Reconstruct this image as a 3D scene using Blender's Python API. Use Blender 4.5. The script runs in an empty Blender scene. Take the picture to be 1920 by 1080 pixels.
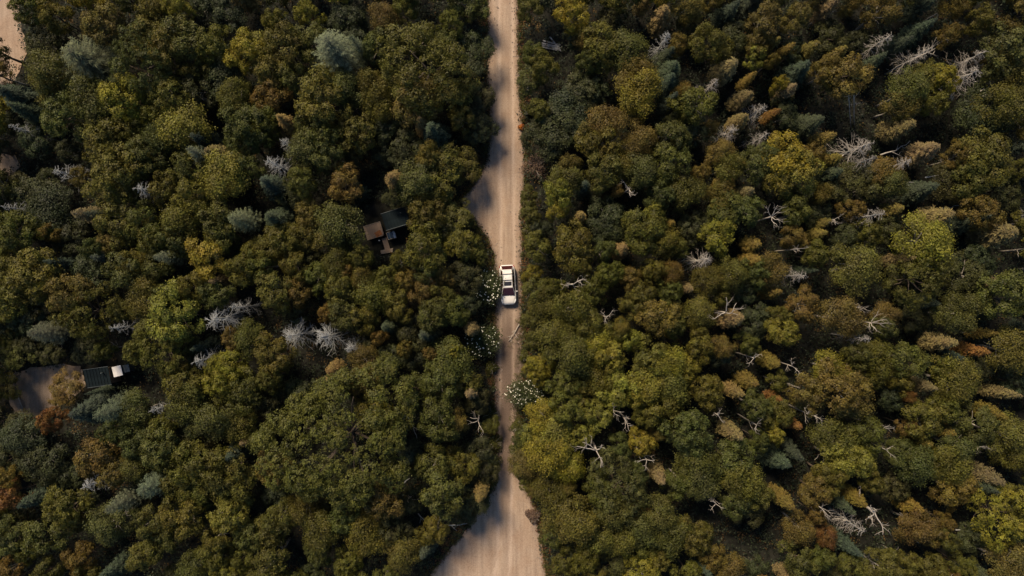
import bpy, math, random
import numpy as np

# ------------------------------------------------------------------ camera, sky, sun, exposure
H = 85.0                 # drone height above the road (m)
F = 1326.0               # focal length in photograph pixels (1920 wide)
sc = bpy.context.scene
col = sc.collection
cam_d = bpy.data.cameras.new('camera'); cam = bpy.data.objects.new('camera', cam_d); col.objects.link(cam)
cam.location = (0, 0, H); cam.rotation_euler = (0, 0, 0)
cam_d.sensor_width = 36.0; cam_d.lens = 18.0 * F / 960.0
cam_d.clip_start = 0.5; cam_d.clip_end = 3000
sc.camera = cam

SUN_AZ = math.radians(-30); SUN_EL = math.radians(46)     # azimuth from +Y, clockwise
w = bpy.data.worlds.new('World'); sc.world = w; w.use_nodes = True
nt = w.node_tree; bg = nt.nodes['Background']
sky = nt.nodes.new('ShaderNodeTexSky'); sky.sky_type = 'NISHITA'; sky.sun_disc = False
sky.sun_elevation = SUN_EL; sky.sun_rotation = SUN_AZ
sky.dust_density = 0.4; sky.ozone_density = 2.5
nt.links.new(sky.outputs[0], bg.inputs[0]); bg.inputs[1].default_value = 0.08
sl = bpy.data.lights.new('sun', 'SUN'); so = bpy.data.objects.new('sun', sl); col.objects.link(so)
sl.energy = 4.2; sl.angle = math.radians(18.0); sl.color = (1.0, 0.81, 0.58)
so.rotation_euler = (math.pi/2 - SUN_EL, 0, math.pi - SUN_AZ)   # local +Z points to the sun
so.location = (-60, 40, 60)
sc.view_settings.view_transform = 'Standard'; sc.view_settings.look = 'None'
sc.view_settings.gamma = 1.0; sc.view_settings.exposure = 0.42
sc.render.engine = 'CYCLES'
sc.cycles.max_bounces = 6; sc.cycles.diffuse_bounces = 3; sc.cycles.transmission_bounces = 4
sc.cycles.transparent_max_bounces = 4

RNG = np.random.default_rng(11); random.seed(11)

# ------------------------------------------------------------------ helpers
def P2W(px, py, z=0.0):
    k = (H - z) / F
    return (px - 960.0) * k, (540.0 - py) * k

class MB:
    """collects vertices and faces, links them as ONE mesh object"""
    def __init__(s): s.v = []; s.f = []; s.n = 0; s.tone = []
    def add(s, v, f, tone=None):
        v = np.asarray(v, float).reshape(-1, 3)
        s.v.append(v); 
        for q in f: s.f.append(tuple(i + s.n for i in q)); s.tone.append(0.5 if tone is None else tone)
        s.n += len(v)
    def box(s, c, d, rz=0.0, bev=0.0):
        x, y, z = d[0]/2, d[1]/2, d[2]/2
        b = min(bev, x*.9, y*.9, z*.9)
        if b <= 0:
            v = [(-x,-y,-z),(x,-y,-z),(x,y,-z),(-x,y,-z),(-x,-y,z),(x,-y,z),(x,y,z),(-x,y,z)]
            f = [(3,2,1,0),(4,5,6,7),(0,1,5,4),(1,2,6,5),(2,3,7,6),(3,0,4,7)]
        else:      # top edges chamfered
            v = [(-x,-y,-z),(x,-y,-z),(x,y,-z),(-x,y,-z),(-x,-y,z-b),(x,-y,z-b),(x,y,z-b),(-x,y,z-b),
                 (-x+b,-y+b,z),(x-b,-y+b,z),(x-b,y-b,z),(-x+b,y-b,z)]
            f = [(3,2,1,0),(0,1,5,4),(1,2,6,5),(2,3,7,6),(3,0,4,7),(4,5,9,8),(5,6,10,9),(6,7,11,10),(7,4,8,11),(8,9,10,11)]
        ca, sa = math.cos(rz), math.sin(rz)
        v = [(c[0]+a*ca-b_*sa, c[1]+a*sa+b_*ca, c[2]+q) for a, b_, q in v]
        s.add(v, f)
    def tube(s, pts, rad, n=5, cap=True):
        pts = np.asarray(pts, float); m = len(pts)
        d = np.gradient(pts, axis=0); d /= np.linalg.norm(d, axis=1)[:, None] + 1e-9
        up = np.where(np.abs(d[:, 2:3]) > 0.9, [[1, 0, 0]], [[0, 0, 1]])
        a = np.cross(d, up); a /= np.linalg.norm(a, axis=1)[:, None] + 1e-9
        b = np.cross(d, a)
        t = np.arange(n) * 2 * np.pi / n
        rad = np.asarray(rad, float)
        v = pts[:, None, :] + rad[:, None, None] * (np.cos(t)[None, :, None] * a[:, None, :] + np.sin(t)[None, :, None] * b[:, None, :])
        f = []
        for i in range(m - 1):
            for j in range(n):
                k = (j + 1) % n
                f.append((i*n+j, i*n+k, (i+1)*n+k, (i+1)*n+j))
        if cap: f.append(tuple(range(n))[::-1]); f.append(tuple((m-1)*n + j for j in range(n)))
        s.add(v.reshape(-1, 3), f)
    def mesh(s, name, mat, smooth=False):
        me = bpy.data.meshes.new(name)
        me.from_pydata(np.concatenate(s.v).tolist(), [], s.f); me.materials.append(mat)
        if smooth: me.polygons.foreach_set('use_smooth', [True] * len(me.polygons))
        me.update(); return me
    def obj(s, name, mat, parent=None, smooth=False, loc=None):
        return link(name, s.mesh(name, mat, smooth), parent, loc)

def link(name, data, parent=None, loc=None):
    o = bpy.data.objects.new(name, data); col.objects.link(o)
    if parent is not None: o.parent = parent
    if loc is not None: o.location = loc
    return o

def quads_mesh(name, V, tone, mat):
    """V: (n,4,3) leaf faces; tone: (n,) per-leaf colour variation"""
    n = len(V); me = bpy.data.meshes.new(name)
    me.vertices.add(4*n); me.vertices.foreach_set('co', V.reshape(-1).astype(np.float32))
    me.loops.add(4*n); me.loops.foreach_set('vertex_index', np.arange(4*n, dtype=np.int32))
    me.polygons.add(n); me.polygons.foreach_set('loop_start', np.arange(0, 4*n, 4, dtype=np.int32))
    a = me.attributes.new('tone', 'FLOAT', 'FACE'); a.data.foreach_set('value', tone.astype(np.float32))
    me.materials.append(mat); me.update(); return me

def leaves(C, N, L, W, rng, along=None):
    """diamond leaves at C with normals N (jittered by caller), length L, width W"""
    n = len(C)
    N = N / (np.linalg.norm(N, axis=1)[:, None] + 1e-9)
    if along is None: along = rng.normal(size=(n, 3))
    T = along - (along * N).sum(1)[:, None] * N
    T /= np.linalg.norm(T, axis=1)[:, None] + 1e-9
    B = np.cross(N, T)
    L = np.broadcast_to(L, (n,))[:, None] * .5; W = np.broadcast_to(W, (n,))[:, None] * .5
    fold = N * W * 0.35
    return np.stack([C - T*L, C + B*W - T*L*.1 + fold, C + T*L, C - B*W - T*L*.1 + fold], axis=1)

def empty(name, loc, rz=0.0, scale=None):
    o = bpy.data.objects.new(name, None); o.empty_display_size = 0.3; col.objects.link(o)
    o.location = loc; o.rotation_euler = (0, 0, rz)
    if scale is not None: o.scale = scale
    return o
def tag(o, label=None, cat=None, group=None, kind=None):
    if label: o['label'] = label
    if cat: o['category'] = cat
    if group: o['group'] = group
    if kind: o['kind'] = kind
    return o

# ------------------------------------------------------------------ materials
def new_mat(name):
    m = bpy.data.materials.new(name); m.use_nodes = True
    t = m.node_tree; p = t.nodes['Principled BSDF']; return m, t, p
def simple(name, c, rough=0.7, var=0.25, scale=6.0, metal=0.0, coat=0.0, spec=0.5, bump=0.0):
    m, t, p = new_mat(name)
    tc = t.nodes.new('ShaderNodeTexCoord'); ns = t.nodes.new('ShaderNodeTexNoise')
    ns.inputs['Scale'].default_value = scale; ns.inputs['Detail'].default_value = 5
    t.links.new(tc.outputs['Object'], ns.inputs['Vector'])
    r = t.nodes.new('ShaderNodeValToRGB')
    lo = [x*(1-var) for x in c]; hi = [min(1, x*(1+var)) for x in c]
    r.color_ramp.elements[0].position = .3; r.color_ramp.elements[1].position = .7
    r.color_ramp.elements[0].color = (*lo, 1); r.color_ramp.elements[1].color = (*hi, 1)
    t.links.new(ns.outputs['Fac'], r.inputs[0]); t.links.new(r.outputs[0], p.inputs['Base Color'])
    p.inputs['Roughness'].default_value = rough; p.inputs['Metallic'].default_value = metal
    p.inputs['Specular IOR Level'].default_value = spec
    p.inputs['Coat Weight'].default_value = coat; p.inputs['Coat Roughness'].default_value = .05
    if bump:
        b = t.nodes.new('ShaderNodeBump'); b.inputs['Strength'].default_value = bump; b.inputs['Distance'].default_value = .03
        t.links.new(ns.outputs['Fac'], b.inputs['Height']); t.links.new(b.outputs[0], p.inputs['Normal'])
    return m
def leaf_mat(name, trans=0.28, rough=.55, spec=.25, inst=False):
    """leaf colour = the tree's own colour (object colour) x per-leaf variation"""
    m, t, p = new_mat(name)
    oi = t.nodes.new('ShaderNodeObjectInfo'); at = t.nodes.new('ShaderNodeAttribute'); at.attribute_name = 'tone'
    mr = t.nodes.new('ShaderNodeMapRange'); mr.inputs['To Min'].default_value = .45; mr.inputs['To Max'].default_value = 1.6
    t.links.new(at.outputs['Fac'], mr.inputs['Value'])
    mu = t.nodes.new('ShaderNodeMix'); mu.data_type = 'RGBA'; mu.blend_type = 'MULTIPLY'; mu.inputs[0].default_value = 1
    if inst:      # trees of the far mass carry their colour on the instance
        ia = t.nodes.new('ShaderNodeAttribute'); ia.attribute_type = 'INSTANCER'; ia.attribute_name = 'tint'
        t.links.new(ia.outputs['Color'], mu.inputs[6])
    else: t.links.new(oi.outputs['Color'], mu.inputs[6])
    cb = t.nodes.new('ShaderNodeCombineColor')
    t.links.new(mr.outputs[0], cb.inputs[0]); t.links.new(mr.outputs[0], cb.inputs[1])
    pw = t.nodes.new('ShaderNodeMath'); pw.operation = 'POWER'; pw.inputs[1].default_value = .5
    t.links.new(mr.outputs[0], pw.inputs[0]); t.links.new(pw.outputs[0], cb.inputs[2])
    t.links.new(cb.outputs[0], mu.inputs[7])
    # clumps of slightly different hue through a crown
    tc = t.nodes.new('ShaderNodeTexCoord'); ns = t.nodes.new('ShaderNodeTexNoise'); ns.inputs['Scale'].default_value = .9
    ns.inputs['Detail'].default_value = 2
    ad = t.nodes.new('ShaderNodeVectorMath'); ad.operation = 'ADD'
    t.links.new(tc.outputs['Object'], ad.inputs[0]); t.links.new(oi.outputs['Location'], ad.inputs[1])
    t.links.new(ad.outputs[0], ns.inputs['Vector'])
    hs = t.nodes.new('ShaderNodeHueSaturation')
    m2 = t.nodes.new('ShaderNodeMapRange'); m2.inputs['From Min'].default_value = .3; m2.inputs['From Max'].default_value = .7
    m2.inputs['To Min'].default_value = .49; m2.inputs['To Max'].default_value = .515
    t.links.new(ns.outputs['Fac'], m2.inputs['Value']); t.links.new(m2.outputs[0], hs.inputs['Hue'])
    t.links.new(mu.outputs[2], hs.inputs['Color'])
    t.links.new(hs.outputs[0], p.inputs['Base Color'])
    p.inputs['Roughness'].default_value = rough; p.inputs['Specular IOR Level'].default_value = spec
    tr = t.nodes.new('ShaderNodeBsdfTranslucent'); t.links.new(hs.outputs[0], tr.inputs['Color'])
    mx = t.nodes.new('ShaderNodeMixShader'); mx.inputs[0].default_value = trans
    t.links.new(p.outputs[0], mx.inputs[1]); t.links.new(tr.outputs[0], mx.inputs[2])
    t.links.new(mx.outputs[0], t.nodes['Material Output'].inputs['Surface'])
    return m

def sand_mat(name, base, dark, rust, tracks=True):
    m, t, p = new_mat(name)
    tc = t.nodes.new('ShaderNodeTexCoord')
    mp = t.nodes.new('ShaderNodeMapping'); mp.inputs['Scale'].default_value = (1.0, .07, 1)
    t.links.new(tc.outputs['Object'], mp.inputs[0])
    n1 = t.nodes.new('ShaderNodeTexNoise'); n1.inputs['Scale'].default_value = 2.6; n1.inputs['Detail'].default_value = 6
    t.links.new(mp.outputs[0], n1.inputs['Vector'])
    n2 = t.nodes.new('ShaderNodeTexNoise'); n2.inputs['Scale'].default_value = .45; n2.inputs['Detail'].default_value = 6
    t.links.new(tc.outputs['Object'], n2.inputs['Vector'])
    n3 = t.nodes.new('ShaderNodeTexNoise'); n3.inputs['Scale'].default_value = 9; n3.inputs['Detail'].default_value = 8
    t.links.new(tc.outputs['Object'], n3.inputs['Vector'])
    r1 = t.nodes.new('ShaderNodeValToRGB'); e = r1.color_ramp.elements
    e[0].position = .32; e[1].position = .66; e[0].color = (*dark, 1); e[1].color = (*base, 1)
    t.links.new(n1.outputs['Fac'], r1.inputs[0])
    mx = t.nodes.new('ShaderNodeMix'); mx.data_type = 'RGBA'; mx.inputs[7].default_value = (*rust, 1)
    mr = t.nodes.new('ShaderNodeMapRange'); mr.inputs['From Min'].default_value = .42; mr.inputs['From Max'].default_value = .75
    mr.inputs['To Max'].default_value = .75
    t.links.new(n2.outputs['Fac'], mr.inputs['Value']); t.links.new(mr.outputs[0], mx.inputs[0]); t.links.new(r1.outputs[0], mx.inputs[6])
    last = mx.outputs[2]
    if tracks:     # compacted pale wheel tracks
        at = t.nodes.new('ShaderNodeAttribute'); at.attribute_name = 'wear'
        m3 = t.nodes.new('ShaderNodeMix'); m3.data_type = 'RGBA'; m3.inputs[7].default_value = (min(1, base[0]*1.18), min(1, base[1]*1.2), min(1, base[2]*1.25), 1)
        t.links.new(at.outputs['Fac'], m3.inputs[0]); t.links.new(last, m3.inputs[6]); last = m3.outputs[2]
        at2 = t.nodes.new('ShaderNodeAttribute'); at2.attribute_name = 'soil_shade'
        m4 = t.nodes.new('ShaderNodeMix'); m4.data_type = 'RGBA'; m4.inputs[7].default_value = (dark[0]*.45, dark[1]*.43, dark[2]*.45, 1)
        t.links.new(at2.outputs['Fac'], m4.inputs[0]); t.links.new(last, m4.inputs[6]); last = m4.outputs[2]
    m5 = t.nodes.new('ShaderNodeMix'); m5.data_type = 'RGBA'; m5.blend_type = 'MULTIPLY'; m5.inputs[0].default_value = 1
    r3 = t.nodes.new('ShaderNodeValToRGB'); r3.color_ramp.elements[0].position = .3; r3.color_ramp.elements[1].position = .6
    r3.color_ramp.elements[0].color = (.74, .72, .7, 1); r3.color_ramp.elements[1].color = (1, 1, 1, 1)
    t.links.new(n3.outputs['Fac'], r3.inputs[0]); t.links.new(last, m5.inputs[6]); t.links.new(r3.outputs[0], m5.inputs[7])
    t.links.new(m5.outputs[2], p.inputs['Base Color']); p.inputs['Roughness'].default_value = .95
    p.inputs['Specular IOR Level'].default_value = .2
    b = t.nodes.new('ShaderNodeBump'); b.inputs['Strength'].default_value = .5; b.inputs['Distance'].default_value = .05
    t.links.new(n3.outputs['Fac'], b.inputs['Height']); t.links.new(b.outputs[0], p.inputs['Normal'])
    return m

M = {}
M['leaf'] = leaf_mat('leaf'); M['needle'] = leaf_mat('needle', trans=.12, rough=.7, spec=.15)
M['leaf_mass'] = leaf_mat('leaf_mass', inst=True)
M['litter'] = leaf_mat('dry_leaf', trans=.1, rough=.8, spec=.1)
M['bark'] = simple('bark', (.10, .075, .055), .9, .4, 5, bump=.6)
M['palebark'] = simple('pale_bark', (.32, .29, .25), .85, .35, 4, bump=.4)
M['silver'] = simple('silver_deadwood', (.28, .285, .275), .9, .3, 3)
M['bone'] = simple('bleached_deadwood', (.40, .355, .30), .85, .3, 3)
M['floor'] = simple('forest_floor', (.020, .020, .016), .95, .5, 1.2, spec=.1, bump=.8)
M['road'] = sand_mat('sandy_road', (.44, .335, .25), (.32, .24, .18), (.34, .23, .155))
M['yard'] = sand_mat('gravel_yard', (.31, .24, .18), (.235, .18, .135), (.21, .15, .10), tracks=False)

# ------------------------------------------------------------------ the ground and the roads
g = MB()
n = 60; xs = np.concatenate([[-900, -300], np.linspace(-90, 90, 91), [300, 900]]); ys = np.concatenate([[-900, -300], np.linspace(-60, 60, 61), [300, 900]])
GX, GY = np.meshgrid(xs, ys)
GZ = -.06 + .05*np.sin(GX*.7+1)*np.sin(GY*.55) ; GZ = np.minimum(GZ, -.02)
V = np.stack([GX, GY, GZ], -1).reshape(-1, 3); nx = len(xs)
g.add(V, [(j*nx+i, j*nx+i+1, (j+1)*nx+i+1, (j+1)*nx+i) for j in range(len(ys)-1) for i in range(nx-1)])
tag(g.obj('ground', M['floor'], smooth=True), kind='structure')

# road edges read from the photograph (row, left edge, right edge), turned into metres on the ground
RE = np.array([(-160,912,972),(60,914,972),(130,912,974),(200,916,977),(250,919,982),(300,912,986),(335,897,984),(358,880,982),
               (375,862,981),(395,872,981),(415,890,980),(445,912,979),(480,926,978),(540,927,978),(600,928,980),(650,926,982),(700,927,984),
               (750,926,976),(800,928,972),(850,931,968),(885,930,974),(915,922,990),(945,908,1002),(980,884,1008),(1020,850,1014),(1080,806,1026),(1160,760,1050),(1260,730,1070)], float)
def road_edges(Y):
    py = 540 - np.asarray(Y)*F/H
    return (np.interp(py, RE[:, 0], RE[:, 1]) - 960)*H/F, (np.interp(py, RE[:, 0], RE[:, 2]) - 960)*H/F
def wig(a, s, seed):
    r = np.random.default_rng(seed); o = np.zeros_like(a)
    for k in range(6): o += np.sin(a*s*(1.7**k) + r.uniform(0, 6.28))/(1.5**k)
    return o/2.2
Ys = np.arange(-60, 60, .2); Lx, Rx = road_edges(Ys)
Lx = Lx + .18*wig(Ys, 1.1, 1) ; Rx = Rx + .18*wig(Ys, 1.2, 2)
NC = 41; u = np.linspace(0, 1, NC)
CXp = np.interp(540-Ys*F/H, [-160, 60, 300, 540, 760, 1000, 1300], [949, 948, 950, 952, 949, 946, 930]); CX = (CXp-960)*H/F
RX = Lx[:, None]*(1-u) + Rx[:, None]*u; RY = np.repeat(Ys[:, None], NC, 1)
D = RX - CX[:, None] + .05*wig(RY, .6, 5)
rut = np.exp(-((np.abs(D)-.78)/.22)**2)
py_ = 540 - RY*F/H
Z = .012 - .05*rut + .03*np.exp(-(D/.4)**2) - .05*np.exp(-np.minimum(u, 1-u)[None, :]/.02) + .008*wig(RX*3+RY, 1.3, 7)
b = MB(); b.add(np.stack([RX, RY, Z+.05], -1).reshape(-1, 3), [(j*NC+i, j*NC+i+1, (j+1)*NC+i+1, (j+1)*NC+i) for j in range(len(Ys)-1) for i in range(NC-1)])
road = b.obj('dirt_road', M['road'], smooth=True); tag(road, kind='structure')
brk = .5 + .5*wig(RY*1.0 + RX*2, .9, 9)
wear = np.clip(rut*(.55+.45*brk), 0, 1)
edge = np.minimum(RX - Lx[:, None], Rx[:, None] - RX)
mid = np.clip((py_-560)/60, 0, 1)*np.clip((905-py_)/30, 0, 1)     # muddy stretch past the car, tree shade painted into its colour
soil_shade = np.clip(1 - edge/.55, 0, 1)*.55 + mid*.9*(1-.4*rut)
a1 = road.data.attributes.new('wear', 'FLOAT', 'POINT'); a1.data.foreach_set('value', wear.reshape(-1).astype(np.float32))
a2 = road.data.attributes.new('soil_shade', 'FLOAT', 'POINT'); a2.data.foreach_set('value', np.clip(soil_shade, 0, 1).reshape(-1).astype(np.float32))

def patch(name, pts, z, mat, seed, step=.35):
    P = np.array([P2W(*p) for p in pts]); Q = []
    for i in range(len(P)):
        a, c = P[i], P[(i+1) % len(P)]; k = max(2, int(np.linalg.norm(c-a)/step))
        for t in np.arange(k)/k: Q.append(a*(1-t)+c*t)
    Q = np.array(Q); ctr = Q.mean(0); d = Q-ctr; ln = np.linalg.norm(d, axis=1)[:, None]
    Q = Q + d/ln*(.22*wig(np.arange(len(Q))*.5, .8, seed))[:, None]
    m = MB(); rings = [1, .8, .55, .3]; V = []
    for r in rings:
        for q in Q: V.append((*(ctr+(q-ctr)*r), z + (.0 if r == 1 else .03) + .012*math.sin(q[0]*3*r+q[1]*2)))
    V.append((*ctr, z+.03)); N = len(Q); f = []
    for k in range(3):
        for i in range(N): j = (i+1) % N; f.append((k*N+i, k*N+j, (k+1)*N+j, (k+1)*N+i))
    for i in range(N): f.append((3*N+i, 3*N+(i+1) % N, 4*N))
    m.add(V, f); o = m.obj(name, mat, smooth=True); tag(o, kind='structure'); return P
YARD = [(14,706),(60,688),(112,684),(152,686),(160,724),(128,752),(96,772),(62,786),(34,792),(20,760)]
SANDSPOT = [(-60,-40),(24,-30),(40,40),(50,100),(30,150),(6,172),(-60,180)]
POLY = [patch('gravel_yard', YARD, -.004, M['yard'], 3), patch('sandy_path', SANDSPOT, -.004, M['road'], 4),
        patch('sandy_path', [(-40,285),(28,290),(40,312),(20,335),(-40,338)], -.004, M['yard'], 5)]
def in_poly(x, y, P):
    c = False; j = len(P)-1
    for i in range(len(P)):
        if (P[i][1] > y) != (P[j][1] > y) and x < (P[j][0]-P[i][0])*(y-P[i][1])/(P[j][1]-P[i][1]) + P[i][0]: c = not c
        j = i
    return c
def on_road(x, y, pad=0.0):
    l, r = road_edges(y); return (l - pad) < x < (r + pad)

# ------------------------------------------------------------------ tree shapes (each variant shared by many trees)
def broad_crown(seed, r0, h0, nl, zc, rz, low=-.35, leaf=.15, per=26, sub=16, loose=.09):
    r = np.random.default_rng(seed); C = []; N = []; T = []
    ph = r.uniform(0, 6.28, 4)
    for i in range(nl):
        az = i*2.39996 + r.uniform(-.5, .5); t = (i+.5)/nl; cz = 1 - t*(1-low); cz = np.clip(cz + r.uniform(-.12, .12), low, 1)
        s = math.sqrt(max(0, 1-cz*cz))
        k = 1 + .16*math.sin(2*az+ph[0]) + .14*math.sin(3*az+ph[1]) + r.uniform(-.14, .12)
        sf = 1.0 if nl < 30 else .72 if nl < 80 else .42; lr = r0*r.uniform(.24, .40)*sf
        c = np.array([s*math.cos(az)*(r0*k-lr*.75), s*math.sin(az)*(r0*k-lr*.75), zc + cz*(rz-lr*.5)*r.uniform(.82, 1.08)])
        m = int(per*(lr/(.32*r0*sf))**2)
        d = r.normal(size=(m, 3)); d[:, 2] = np.abs(d[:, 2])*1.0 - .35; d += np.array([s*math.cos(az), s*math.sin(az), .3])*.5
        d /= np.linalg.norm(d, axis=1)[:, None]
        tone_l = r.uniform(-.12, .12)
        for q in range(m):
            cc = c + d[q]*lr*r.uniform(.72, 1.05)
            x = cc + r.normal(size=(sub, 3))*loose*np.array([1.15, 1.15, .8])
            C.append(x); N.append(np.repeat(d[q][None], sub, 0)*1.0 + np.array([0, 0, .2]) + r.normal(size=(sub, 3))*.38)
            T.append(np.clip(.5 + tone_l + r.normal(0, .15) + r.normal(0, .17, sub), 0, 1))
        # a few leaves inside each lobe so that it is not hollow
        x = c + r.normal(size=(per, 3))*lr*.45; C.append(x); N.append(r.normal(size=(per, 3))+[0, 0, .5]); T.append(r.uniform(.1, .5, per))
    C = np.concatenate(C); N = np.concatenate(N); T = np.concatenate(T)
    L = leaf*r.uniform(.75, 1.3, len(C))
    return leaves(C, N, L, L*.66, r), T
def broad_trunk(seed, h0, r0, zc, mat_n=6):
    r = np.random.default_rng(seed+500); m = MB(); R = .055+.035*r0
    top = zc + .4
    zs = np.linspace(0, top, 7); bx = np.cumsum(r.normal(0, .06, 7)); by = np.cumsum(r.normal(0, .06, 7)); bx -= bx[0]; by -= by[0]
    m.tube(np.stack([bx, by, zs-.1], 1), np.linspace(R*1.25, R*.4, 7), 7)
    for k in range(mat_n):
        i = 3 + k % 3; az = k*2.4 + r.uniform(-.4, .4); ln = r0*r.uniform(.5, .8)
        t = np.linspace(0, 1, 5)[:, None]
        p = np.array([[bx[i], by[i], zs[i]-.1]]) + t*np.array([[math.cos(az)*ln, math.sin(az)*ln, 0]]) + np.array([[0, 0, 1]])*(t**.8)*ln*r.uniform(.5, 1.0)
        p[1:4] += r.normal(0, .07, (3, 3)); m.tube(p, np.linspace(R*.55, R*.12, 5), 5)
    return m
def cone_crown(seed, r0, h0, z0, prof, nb, ntier, needle=(.30, .09), droop=.25, step=.13, tip=.2):
    r = np.random.default_rng(seed); C = []; N = []; A = []; T = []
    for i in range(ntier):
        t = (i + r.uniform(-.3, .3))/(ntier-1); t = min(max(t, 0), 1); z = z0 + (h0-z0)*t
        R = r0*prof(t)
        k = max(4, int(nb*(.45+.55*prof(t)))); a0 = r.uniform(0, 6.28)
        for j in range(k):
            az = a0 + j*6.283/k + r.uniform(-.25, .25); ln = R*r.uniform(.78, 1.15) + .08
            d = np.array([math.cos(az), math.sin(az)]); s = np.arange(.12*ln, ln, step); m = len(s)*3
            ss = np.repeat(s, 3) + r.uniform(-.05, .05, m); fr = ss/ln
            side = np.tile([-1, 0, 1], len(s)); wd = (.12+.22*ln*(1-fr)*fr*2)
            off = side*wd*r.uniform(.3, 1, m)
            zz = z - droop*ln*fr**1.5 + tip*ln*fr**4 + r.normal(0, .025, m)
            x = np.stack([d[0]*ss - d[1]*off, d[1]*ss + d[0]*off, zz], 1)
            C.append(x); A.append(np.stack([d[0] - d[1]*side*.8, d[1] + d[0]*side*.8, np.full(m, -.15)], 1) + r.normal(0, .2, (m, 3)))
            N.append(np.array([[d[0]*.35, d[1]*.35, 1]]) + r.normal(0, .35, (m, 3)))
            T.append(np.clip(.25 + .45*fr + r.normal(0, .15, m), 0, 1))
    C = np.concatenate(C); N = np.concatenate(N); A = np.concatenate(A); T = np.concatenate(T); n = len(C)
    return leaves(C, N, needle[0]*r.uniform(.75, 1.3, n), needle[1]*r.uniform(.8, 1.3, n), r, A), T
def cone_trunk(seed, h0, R=.11):
    r = np.random.default_rng(seed+700); m = MB(); zs = np.linspace(-.1, h0*.97, 6)
    m.tube(np.stack([np.cumsum(r.normal(0, .02, 6)), np.cumsum(r.normal(0, .02, 6)), zs], 1), np.linspace(R*1.2, R*.12, 6), 7)
    for k in range(8):
        z = h0*r.uniform(.1, .45); az = r.uniform(0, 6.28); l = r.uniform(.4, .9)
        m.tube([(0, 0, z), (math.cos(az)*l*.5, math.sin(az)*l*.5, z), (math.cos(az)*l, math.sin(az)*l, z-.1)], [.02, .015, .006], 4)
    return m
def silver_branches(seed, r0, h0, one_side=None):
    r = np.random.default_rng(seed); m = MB()
    nb = 62
    for i in range(nb):
        t = r.uniform(.22, .99)**.8; z = h0*t; az = i*2.39996 + r.uniform(-.4, .4)
        ln = r0*((1-t)*1.25 + .22)*r.uniform(.65, 1.15)
        k = np.linspace(0, 1, 5); bend = r.normal(0, .25)
        aa = az + bend*k**2
        x = np.cos(aa)*ln*k; y = np.sin(aa)*ln*k; zz = z - ln*(.55*k**1.3) + ln*.22*k**4 + r.normal(0, .02, 5)
        p = np.stack([x, y, zz], 1); m.tube(p, np.linspace(.024, .009, 5), 3, cap=False)
        for q in range(4):
            f = r.uniform(.3, .95); b0 = np.array([np.interp(f, k, p[:, c]) for c in range(3)]); sd = r.choice([-1, 1]); a2 = az + sd*r.uniform(.5, 1.0); l2 = ln*r.uniform(.2, .4)
            m.tube([b0, b0 + np.array([math.cos(a2)*l2*.5, math.sin(a2)*l2*.5, -.05*l2]), b0 + np.array([math.cos(a2)*l2, math.sin(a2)*l2, -.3*l2])], [.011, .008, .005], 3, cap=False)
    return m
def snag_tree(seed, r0, h0, nmain):
    r = np.random.default_rng(seed); m = MB(); limbs = []
    zs = np.linspace(-.1, h0*.72, 6); bx = np.cumsum(r.normal(0, .07, 6)); by = np.cumsum(r.normal(0, .07, 6)); bx -= bx[0]; by -= by[0]
    m.tube(np.stack([bx, by, zs], 1), np.linspace(.17, .10, 6), 7)
    def limb(p0, d, ln, rad, depth):
        k = 6; pts = [np.array(p0)]; d = np.array(d, float)
        for i in range(k):
            d = d + r.normal(0, .22, 3)*np.array([1, 1, .6]); d /= np.linalg.norm(d); pts.append(pts[-1] + d*ln/k)
        rr = np.linspace(rad, rad*.35, k+1); limbs[-1].tube(pts, rr, 5 if depth == 0 else 4)
        if depth < 2:
            for q in range(3 if depth == 0 else 2):
                i = r.integers(2, k+1); a = r.uniform(.5, 1.1)*r.choice([-1, 1])
                e = np.array([d[0]*math.cos(a)-d[1]*math.sin(a), d[0]*math.sin(a)+d[1]*math.cos(a), d[2]+r.uniform(-.1, .4)])
                limb(pts[i], e/np.linalg.norm(e), ln*r.uniform(.35, .6), rr[i]*.7, depth+1)
    for i in range(nmain):
        az = i*6.283/nmain + r.uniform(-.6, .6); j = 5 if i < 3 else r.integers(3, 6)
        limbs.append(MB()); limb((bx[j], by[j], zs[j]), (math.cos(az), math.sin(az), r.uniform(.35, 1.0)), r0*r.uniform(.7, 1.15), .065, 0)
    return m, limbs

VAR = {}
def reg(kind, crown, trunk_mb, r0, h0, lm, bm):
    cm = quads_mesh('crown', crown[0], crown[1], M[lm]); tm = trunk_mb.mesh('trunk', M[bm], True)
    VAR.setdefault(kind, []).append((cm, tm, r0, h0))
for s in range(9):
    r0, h0 = 1.9, 8.0
    reg('broad', broad_crown(20+s, r0, h0, 17+s % 5, 5.6, 2.3, low=-.55), broad_trunk(20+s, h0, r0, 5.4), r0, h0, 'leaf', 'bark' if s % 3 else 'palebark')
for s in range(5):
    r0, h0 = 3.4, 10.0
    reg('big', broad_crown(40+s, r0, h0, 44, 6.9, 2.9, low=-.45, per=20), broad_trunk(40+s, h0, r0, 6.4, 9), r0, h0, 'leaf', 'bark')
r0, h0 = 6.3, 12.0
reg('giant', broad_crown(55, r0, h0, 150, 8.4, 3.3, low=-.3, per=30), broad_trunk(55, h0, r0, 7.6, 12), r0, h0, 'leaf', 'bark')
for s in range(5):       # feathery, finer, upright shoots
    r0, h0 = 1.8, 8.0
    reg('feather', broad_crown(60+s, r0, h0, 24, 5.4, 2.5, low=-.5, leaf=.135, per=22, sub=15, loose=.16), broad_trunk(60+s, h0, r0, 5.2), r0, h0, 'leaf', 'palebark')
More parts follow.
